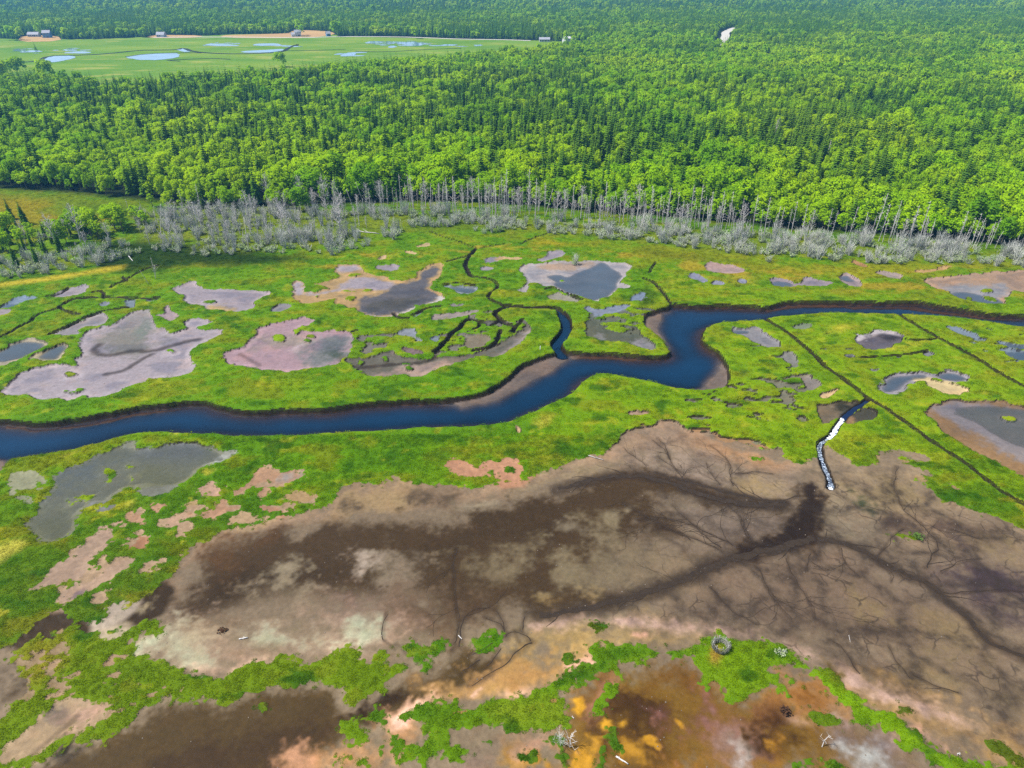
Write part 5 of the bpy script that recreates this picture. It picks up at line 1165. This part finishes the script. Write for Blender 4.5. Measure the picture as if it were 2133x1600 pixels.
# ------------------------------------------------------------------ far marsh, fields, roads (thin sheets, each above the last)
def sheet(name, P, z, m, label, smooth=True, jag=0):
    p = np.array(P, float)
    if smooth: p = chaikin(p)
    gx, gy = at(p[:, 0], p[:, 1])
    if jag:
        q = chaikin(np.stack([gx, gy], 1)); gx, gy = q[:, 0] + rng.uniform(-jag, jag, len(q)) * .8, q[:, 1] + rng.uniform(-jag, jag, len(q)) * 1.6
    bm = bmesh.new(); f = bm.faces.new([bm.verts.new((x, y, z)) for x, y in zip(gx, gy)])
    if f.calc_area() and f.normal.z < 0: f.normal_flip()
    bmesh.ops.triangulate(bm, faces=bm.faces[:]); me = bpy.data.meshes.new(name); bm.to_mesh(me); bm.free()
    for pl in me.polygons:
        if pl.normal.z < 0: pl.flip()
    return tag(obj(name, me, m), label, kind='structure')
def field_material(name, c0, c1, c2, sx=.010, sy=.028):
    N = NT(name); pos = N.n('NewGeometry').outputs['Position']; mp = N.n('Mapping', ins={'Scale': (sx, sy, 1)}); N.set(mp.inputs['Vector'], pos)
    a = N.mix(N.mapr(N.noise(1.0, 4, .6, mp.outputs[0]), .38, .62), rgba(lin(c0)), rgba(lin(c1))); a = N.mix(N.mapr(N.noise(3.1, 3, .6, mp.outputs[0]), .55, .72), a, rgba(lin(c2)))
    b = N.n('BsdfDiffuse'); N.set(b.inputs['Color'], N.mul(a, N.mapr(N.noise(.5, 3, .6, pos), .25, .75, .8, 1.2))); return N.finish(b.outputs[0])
sheet('far_marsh', FAR_MARSH, .05, field_material('far_marsh', '#6f9a34', '#8caa3c', '#b0b458'), 'flat green salt marsh beyond the wood, cut by a winding creek')
m_hay = field_material('hay_field', '#d9b27a', '#cfa878', '#b8a860')
for i, h_ in enumerate(HAY): sheet('hay_field', h_, .12, m_hay, ['pale straw coloured field round the white farmhouse', 'small straw field at the wood edge left of the farmhouse'][i])
for i, h_ in enumerate(YARDS[:2]): sheet('yard', h_, .10, m_hay, ['pale yard before the long grey house', 'pale yard before the blue grey house by the road'][i])
m_farw = water_material('far_pond_water', lin('#8fb4dc', .5), 9, .08, .1)
def wsheet(P, label, z=.16):
    o = sheet('far_pond_water', P, z, m_farw, label, True, .9); add_attr(o.data, 'depth', np.full(len(o.data.vertices), 1.0)); return o
for P, l in (("80,124 100,117 130,116 165,118 150,123 120,130 85,131 70,128", 'blue pond at the left behind the near wood'), ("262,119 290,114 340,111 374,111 374,120 340,125 295,126 270,122", 'largest pale blue pond on the far marsh'),
             ("35,108 60,105 92,107 80,109 45,110", 'narrow pale pool at the left of the far marsh'), ("130,110 160,107 195,109 180,112 140,112", 'narrow pale pool above the blue pond'), ("420,94 450,92 500,94 495,97 430,96", 'thin pale pool below the straw field'),
             ("522,93 560,90 592,93 570,96 535,96", 'bright pale pool right below the farmhouse'), ("498,107 540,105 592,102 596,105 560,110 510,111", 'long blue pool above the near wood'), ("758,89 780,85 800,88 790,92 765,91", 'pale pool at the left of the wet patch'),
             ("805,97 820,95 829,98 815,101", 'small pale pool under the wet patch'), ("705,116 725,110 744,111 740,116 715,119", 'small pale pools just above the near wood'), ("985,94 1000,93 1008,95 990,97", 'tiny pale pool at the right of the far marsh'), ("820,88 850,87 890,92 870,97 835,93", 'broad shallow wet patch of the far marsh'),
             ("366,104 380,100 400,107 390,109 372,106", 'small pale pool where the far creek bends')): wsheet(pts(P), l)
pv, pf = [], []
for cx, cy_, rx, ry, n in ((840, 91, 45, 5, 34), (725, 113, 22, 4, 8), (470, 90, 30, 3, 8), (150, 104, 40, 3, 6), (60, 107, 40, 6, 6), (600, 95, 30, 3, 4), (950, 95, 40, 3, 5)):
    for k in range(n):
        x0, y0 = (float(v) for v in at(cx + rx * rng.uniform(-1, 1), cy_ + ry * rng.uniform(-1, 1))); r = rng.uniform(.6, 2.6); i0 = len(pv); st_ = rng.uniform(1.5, 4)
        for a in np.linspace(0, 6.283, 10)[:-1]: q = r * rng.uniform(.6, 1.2); pv.append((x0 + st_ * q * math.cos(a), y0 + 1.6 * q * math.sin(a), .13 + .0004 * len(pf)))
        pf.append(tuple(range(i0, i0 + 9)))
fme = bpy.data.meshes.new('far_puddles'); fme.from_pydata(pv, [], pf); fme.update(); add_attr(fme, 'depth', np.full(len(pv), 1.0)); fme.materials.append(m_farw)
tag(obj('far_puddles', fme), 'many small pale puddles strewn over the far marsh', kind='stuff')
m_cut = plain('creek_mud', '#22301a', .9)
def line_sheet(name, P, w, z, m, label):
    p = chaikin(np.array(P, float), False); gx, gy = at(p[:, 0], p[:, 1]); tx, ty = np.gradient(gx), np.gradient(gy); n = np.hypot(tx, ty); nx, ny = -ty / n * w, tx / n * w
    Vv = np.concatenate([np.stack([gx + nx, gy + ny, np.full(len(gx), z)], 1), np.stack([gx - nx, gy - ny, np.full(len(gx), z)], 1)]); n_ = len(gx)
    F = np.array([(i, n_ + i, n_ + i + 1, i + 1) for i in range(n_ - 1)]); me = np_mesh(name, Vv, F)
    return tag(obj(name, me, m), label, kind='structure')
for i, P in enumerate(("28,131 80,128 100,117 150,116 220,113 290,105 330,105 370,104 382,100 400,108 450,112 500,113 560,111 590,108 600,101", "262,119 300,113 380,110 420,111", "375,128 340,126 440,122 480,124", "590,106 640,106 720,103", "600,101 620,92 618,96", "740,107 800,109 880,104 960,101")):
    line_sheet('far_creek', pts(P), [1.7, 1.0, 1.0, .7, 1.2, .8][i], .2, m_cut, f'dark winding creek of the far marsh, {["main channel", "edge of the largest pond", "channel above the near wood", "thin arm on the right", "short bend below the farmhouse", "faint arm at the right"][i]}')
m_road = plain('pale_gravel', '#e6dfd2', .9, .08)
line_sheet('road', ROAD_FAR, 3.6, .14, m_road, 'pale road bending through the far wood')
line_sheet('road', ROAD_SIDE, 2.2, .14, m_road, 'pale road along the far side of the marsh')

# ------------------------------------------------------------------ houses at the far edge of the marsh
m_wallw = plain('white_clapboard', '#ffffff', .7, .04); m_wallb = plain('blue_siding', '#86b4ea', .7, .05); m_wallg = plain('grey_siding', '#dcdfe8', .7, .05)
m_roofg = plain('grey_shingles', '#c2c2cc', .8, .1); m_roofd = plain('dark_shingles', '#4c5260', .8, .1); m_roofw = plain('white_metal_roof', '#ffffff', .5, .04); m_pane = plain('window_glass', '#25303c', .2, .1); m_door = plain('door_paint', '#5a4a44', .6, .1); m_brick = plain('chimney_brick', '#8a6a5c', .9, .2)
def house(name, label, px, py, L, W, h, rise, rz, mw, mr, wins, dormer=False, chimney=True, wing=None, storeys=1, cat='house'):
    x, y = (float(v) for v in at(px, py)); t = bpy.data.objects.new(name, None); C.objects.link(t); t.location = (x, y, .1); t.rotation_euler = (0, 0, rz); t.scale = (.72, .72, .72); tag(t, label, cat, 'houses along the far side of the marsh')
    def block(x0, x1, y0, y1, hh, rr):
        mb = MB(); mb.box(x0, x1, y0, y1, -.3, hh); ym = (y0 + y1) / 2
        for xx in (x0, x1): mb.face((xx, y0, hh), (xx, y1, hh), (xx, ym, hh + rr))
        obj('wall', mb.mesh('wall', mw), None, t); rf = MB(); e = .45; k = rr / (ym - y0)
        for s_ in (-1, 1):
            ye = ym + s_ * ((y1 - y0) / 2 + e); ze = hh - e * k + .06
            a, b_, c_, d_ = (x0 - e, ye, ze), (x1 + e, ye, ze), (x1 + e, ym, hh + rr + .06), (x0 - e, ym, hh + rr + .06)
            up = lambda p: (p[0], p[1], p[2] + .16)
            rf.face(a, b_, c_, d_); rf.face(up(a), up(b_), up(c_), up(d_)); rf.face(a, b_, up(b_), up(a)); rf.face(a, d_, up(d_), up(a)); rf.face(b_, c_, up(c_), up(b_))
        return obj('roof', rf.mesh('roof', mr), None, t)
    r0 = block(-L / 2, L / 2, -W / 2, W / 2, h, rise)
    if wing: block(*wing)
    wm_ = MB(); wm_.box(-.62, .62, -.06, .04, -.8, .8); fm = wm_.mesh('window', m_wallw); pm = MB(); pm.box(-.5, .5, -.075, -.03, -.68, .68); pme = pm.mesh('pane', m_pane)
    for s_ in range(storeys):
        for k in range(wins):
            w_ = obj('window', fm, None, t, (-L / 2 + L * (k + .7) / (wins + .4), -W / 2 - .03, 1.5 + 2.7 * s_)); obj('pane', pme, None, w_)
    dm = MB(); dm.box(-.5, .5, -.07, .05, 0, 2.1); obj('door', dm.mesh('door', m_door), None, t, (L * .12, -W / 2 - .02, 0))
    if chimney: cm_ = MB(); cm_.box(-.4, .4, -.4, .4, 0, 1.8); obj('chimney', cm_.mesh('chimney', m_brick), None, r0, (L * .2, .3, h + rise - .6))
    if dormer:
        d2 = MB(); d2.box(-1, 1, -W / 2 + .3, 0, h - .2, h + 1.7); obj('dormer', d2.mesh('dormer', mw), None, t)
house('farmhouse', 'white farmhouse with a gable end in the pale straw field', 621, 76, 7.5, 6.5, 4.2, 3.0, .35, m_wallw, m_roofg, 3, True, True, (-8, -3.75, -2.6, 2.6, 2.5, 1.8), 2)
house('shed', 'small white shed with a dark front at the right of the straw field', 684, 75.5, 5.0, 4.5, 3.0, 2.2, .5, m_wallb, m_roofg, 1, False, False, None, 1, 'shed')
house('long_house', 'long low grey house with pale roof at the far left', 72, 76.5, 13, 6.5, 2.6, 2.4, 0.05, m_wallg, m_roofg, 5)
house('blue_house', 'tall blue house behind trees at the far left', 100, 78.5, 8.5, 7, 5.4, 2.6, .2, m_wallb, m_roofg, 2, False, True, None, 2)
house('blue_grey_house', 'blue grey house with a gabled wing beside the far road', 337, 77, 10, 6.5, 2.7, 2.6, 0.0, m_wallg, m_roofg, 4, False, True, (1, 5.2, -5, 0, 2.8, 2.4))
house('long_white_building', 'long low white building at the right end of the far marsh', 1134, 87, 12, 6, 2.6, 1.8, .02, m_wallw, m_roofg, 6, False, False, None, 1, 'building')
house('white_house', 'white two storey house among trees right of the long white building', 1180, 91, 7.5, 7, 5.2, 2.0, .3, m_wallw, m_roofw, 2, False, True, (-6.5, -2, -5.5, -2, 2.8, 1.4), 2)
house('white_shed', 'tiny white shed beside the two storey white house', 1195, 87, 4.5, 4, 2.6, 1.4, .1, m_wallw, m_roofw, 1, False, False, None, 1, 'shed')

# ------------------------------------------------------------------ small things lying and standing on the near marsh
def gz(px, py): x, y = at(px, py); return float(x), float(y), float(interp_grid(HZ, np.array([x]), np.array([y]))[0])
x, y, z = gz(1500, 1350)                               # round brush hide
t = bpy.data.objects.new('brush_hide', None); C.objects.link(t); t.location = (x, y, z); tag(t, 'round grey brush hide with an open grassy middle on the near ridge', 'brush hide')
rr_ = random.Random(5); m_hide = plain('woven_brush', '#b9b8aa', .9, .3, 5)
st = MB()
for k in range(430):
    a = rr_.uniform(0, 6.283); r = rr_.uniform(.58, .84); p = Vector((math.cos(a) * r, math.sin(a) * r, rr_.uniform(-.05, .3))); b2 = a + rr_.uniform(-1.4, 1.4)
    st.tube(p, p + Vector((math.cos(b2) * .22, math.sin(b2) * .22, rr_.uniform(.25, .75))), .017, .008, 3, False)
sw = obj('brush_wall', st.mesh('brush_wall', m_hide), None, t); sw['kind'] = 'stuff'
pm = MB(); pm.tube((0, 0, -.3), (.02, .03, 1.0), .045, .035, 6); pme = pm.mesh('post', m_dead)
for k in range(8): obj('post', pme, None, t, (math.cos(k * .785) * .84, math.sin(k * .785) * .72, 0))
rm = MB()
for k in range(16):
    a, b2 = k * .3927, (k + 1.2) * .3927; rm.tube((math.cos(a) * .73, math.sin(a) * .73, .62 + .06 * (k % 2)), (math.cos(b2) * .73, math.sin(b2) * .73, .66), .028, .02, 5)
obj('rail', rm.mesh('rail', m_hide), None, t)
def log(px, py, px2, py2, r, label, m=m_white, stubs=3, name='driftwood_log', curve=.0):
    a = Vector(gz(px, py)); b2 = Vector(gz(px2, py2)); t = bpy.data.objects.new(name, None); C.objects.link(t); t.location = a; tag(t, label, 'driftwood', 'driftwood on the marsh')
    d = b2 - a; d.z += r * .6; n_ = 5; mb = MB(); s_ = Vector((-d.y, d.x, 0)).normalized()
    P_ = [d * (i / n_) + s_ * curve * math.sin(3.14 * i / n_) + Vector((0, 0, r * .9 + r * .4 * math.sin(i * 2.2))) for i in range(n_ + 1)]
    for i in range(n_): mb.tube(P_[i], P_[i + 1], r * (1.1 - .1 * i), r * (1.0 - .1 * i), 8, i == n_ - 1)
    mb.tube(P_[0], P_[0] - d * .03, r * 1.1, r * .8, 8); obj('trunk', mb.mesh('trunk', m, True), None, t)
    q = random.Random(int(px))
    for k in range(stubs):
        br = MB(); p = P_[1].lerp(P_[4], q.random()); e = p + Vector((q.uniform(-1, 1), q.uniform(-1, 1), q.uniform(.1, .9))) * d.length * .25; br.tube(p, e, r * .4, r * .15, 5); obj('branch', br.mesh('branch', m, True), None, t)
log(1284, 1575, 1309, 1591, .075, 'bleached white log lying on ochre mud at the bottom edge', stubs=4)
log(498, 1330, 516, 1327, .07, 'pale driftwood log on the grey green mud left of centre', stubs=3)
log(1226, 949, 1258, 957, .06, 'thin pale driftwood pole where the grass meets the big mud flat', m_dead, 2)
log(268, 534, 277, 545, .12, 'white fallen log in the dark green patch at left', stubs=1)
log(740, 482, 790, 488, .14, 'long grey fallen trunk below the left dead trees', m_dead, 3)
log(1769, 1322, 1772, 1336, .02, 'thin white stick standing out on the right mud flat', stubs=1, name='driftwood_stick')
log(955, 1322, 962, 1330, .05, 'short pale stick in the little outlet between two grass islands', stubs=2, name='driftwood_stick')
log(1192, 1492, 1196, 1497, .05, 'short pale stub beside the yellow algae patch', m_dead, 3, name='driftwood_stub')
def small_dead(px, py, h, seed, label, lean=(0, 0), nb=14, m=m_white, spread=.55):
    x, y, z = gz(px, py); t = bpy.data.objects.new('small_dead_tree', None); C.objects.link(t); t.location = (x, y, z); tag(t, label, 'dead tree')
    obj('trunk', trunk_mb(h, .045, lean, 0, seed, 6).mesh('trunk', m, True), None, t)
    obj('bare_crown', dead_crown(seed, h, h * spread, nb, lean, .8, 2, .018).mesh('bare_crown', m), None, t)
small_dead(1187, 1556, 1.9, 11, 'small bleached dead tree with a forked top on ochre mud', (.1, .2))
small_dead(1168, 1553, 1.5, 12, 'pale bushy dead sapling at the tip of the green grass patch', (-.1, .1), 26, m_twig, .7)
small_dead(1713, 1555, 1.4, 13, 'leaning white dead stump beside the silvery mud patch', (.45, .3), 8)
small_dead(1998, 1573, .4, 14, 'tiny pale twig on the lower right grass ridge', (0, 0), 6)
small_dead(324, 576, 2.6, 15, 'lone thin grey sapling standing in the marsh grass at left', (.3, .2), 10, m_dead)
def bush(px, py, h, spread, seed, label, m, lm, n=26, lv=3):
    x, y, z = gz(px, py); a, l = brush_mb(seed, n, h, spread, .016, lv); t = bpy.data.objects.new('small_bush', None); C.objects.link(t); t.location = (x, y, z); tag(t, label, 'bush')
    obj('twig', a.mesh('twig', m), None, t)
    if lv: obj('foliage', l.mesh('foliage', lm), None, t)
m_brown = plain('brown_leaves', '#5d3f26', .9, .3, 6); m_green = plain('olive_leaves', '#5c7a2c', .9, .3, 6); m_tan = plain('tan_stalks', '#a08c58', .9, .25, 6)
bush(1634, 1482, .7, .45, 21, 'small dark brown bush standing by the long wet mud streak', m_brown, m_brown, 30, 4)
bush(465, 1312, .35, .6, 22, 'low brown clump on the pinkish mud at left', m_tan, m_brown, 20, 3)
bush(1198, 550, 1.4, 1.2, 23, 'grey green bush on the bank of the blue pond', m_twig, m_shrub, 30, 3)
bush(1912, 1118, .5, .9, 24, 'dark tussock on the right hand mud flat', m_green, m_green, 26, 4)
bush(1628, 1360, .5, .6, 25, 'grey weedy bush on the ridge right of the brush hide', m_twig, m_shrub, 24, 2)
x, y, z = gz(1125, 728)
pb = MB(); pb.tube((0, 0, -.3), (.03, .0, .75), .07, .05, 8); pb.tube((.03, 0, .75), (.03, 0, .80), .05, .02, 8)
tag(obj('marker_post', pb.mesh('marker_post', m_white, True), None, None, (x, y, z)), 'short white marker post in the grass beside the side creek mouth', 'post')
# scattered stones and shells on the mud
sv = random.Random(9); cob = MB()
cob.v = [(math.cos(a) * r * (1 + .2 * sv.uniform(-1, 1)), math.sin(a) * r, zz) for zz, r in ((0, .10), (.05, .085), (.075, .03)) for a in [k * 1.0472 for k in range(6)]]
cob.f = [(i * 6 + k, i * 6 + (k + 1) % 6, i * 6 + 6 + (k + 1) % 6, i * 6 + 6 + k) for i in range(2) for k in range(6)] + [tuple(range(12, 18))]
m_stone = plain('pale_stones', '#97897a', .9, .3, 4); cme = cob.mesh('stone', m_stone)
x_, y_ = jitter(30, 100, .9); g_ = interp_grid(GMF, x_, y_); k = (g_ < -.6) & (rng.random(len(x_)) < .12 * sstep(.4, .7, fbm(x_ / 7, y_ / 7, 171, 2)) + .012); x_, y_ = x_[k], y_[k]
tag(gn_scatter('mud_stones', np.stack([x_, y_, interp_grid(HZ, x_, y_)], 1), rng.uniform(0, 6.28, len(x_)), rng.uniform(.25, .85, len(x_)), np.zeros(len(x_), int), [cme]), 'small pale stones and shells strewn over the mud', 'stones', kind='stuff')

# ------------------------------------------------------------------ haze
hz = MB(); hz.box(-5200, 5200, -300, 8800, -4.2, 62.5)
N = NT('haze'); vol = N.n('VolumePrincipled'); vol.inputs['Color'].default_value = (.16, .54, 1.0, 1); vol.inputs['Density'].default_value = .00023; vol.inputs['Anisotropy'].default_value = 0.2
N.t.links.new(vol.outputs[0], N.out.inputs['Volume']); hme = hz.mesh('haze', N.m); tag(obj('haze', hme), 'thin blue haze over the far woods', kind='stuff')

# ------------------------------------------------------------------ alike neighbours told apart by their order from left to right
byl = {}
for o in scene.objects:
    if o.parent is None and 'label' in o and 'category' in o and o.get('kind') != 'stuff': byl.setdefault(o['label'], []).append(o)
NUM = {2: 'two', 3: 'three', 4: 'four', 5: 'five', 6: 'six'}; ORD = ['leftmost', 'second', 'third', 'fourth', 'fifth']
for l, os_ in byl.items():
    n = len(os_)
    if 2 <= n <= 6 and len(l.split()) <= 13:
        os_.sort(key=lambda o: float(pix(o.location.x, o.location.y)[0]))
        for i, o in enumerate(os_): o['label'] = l + ', ' + ('rightmost' if i == n - 1 else ORD[i]) + ' of ' + NUM[n]
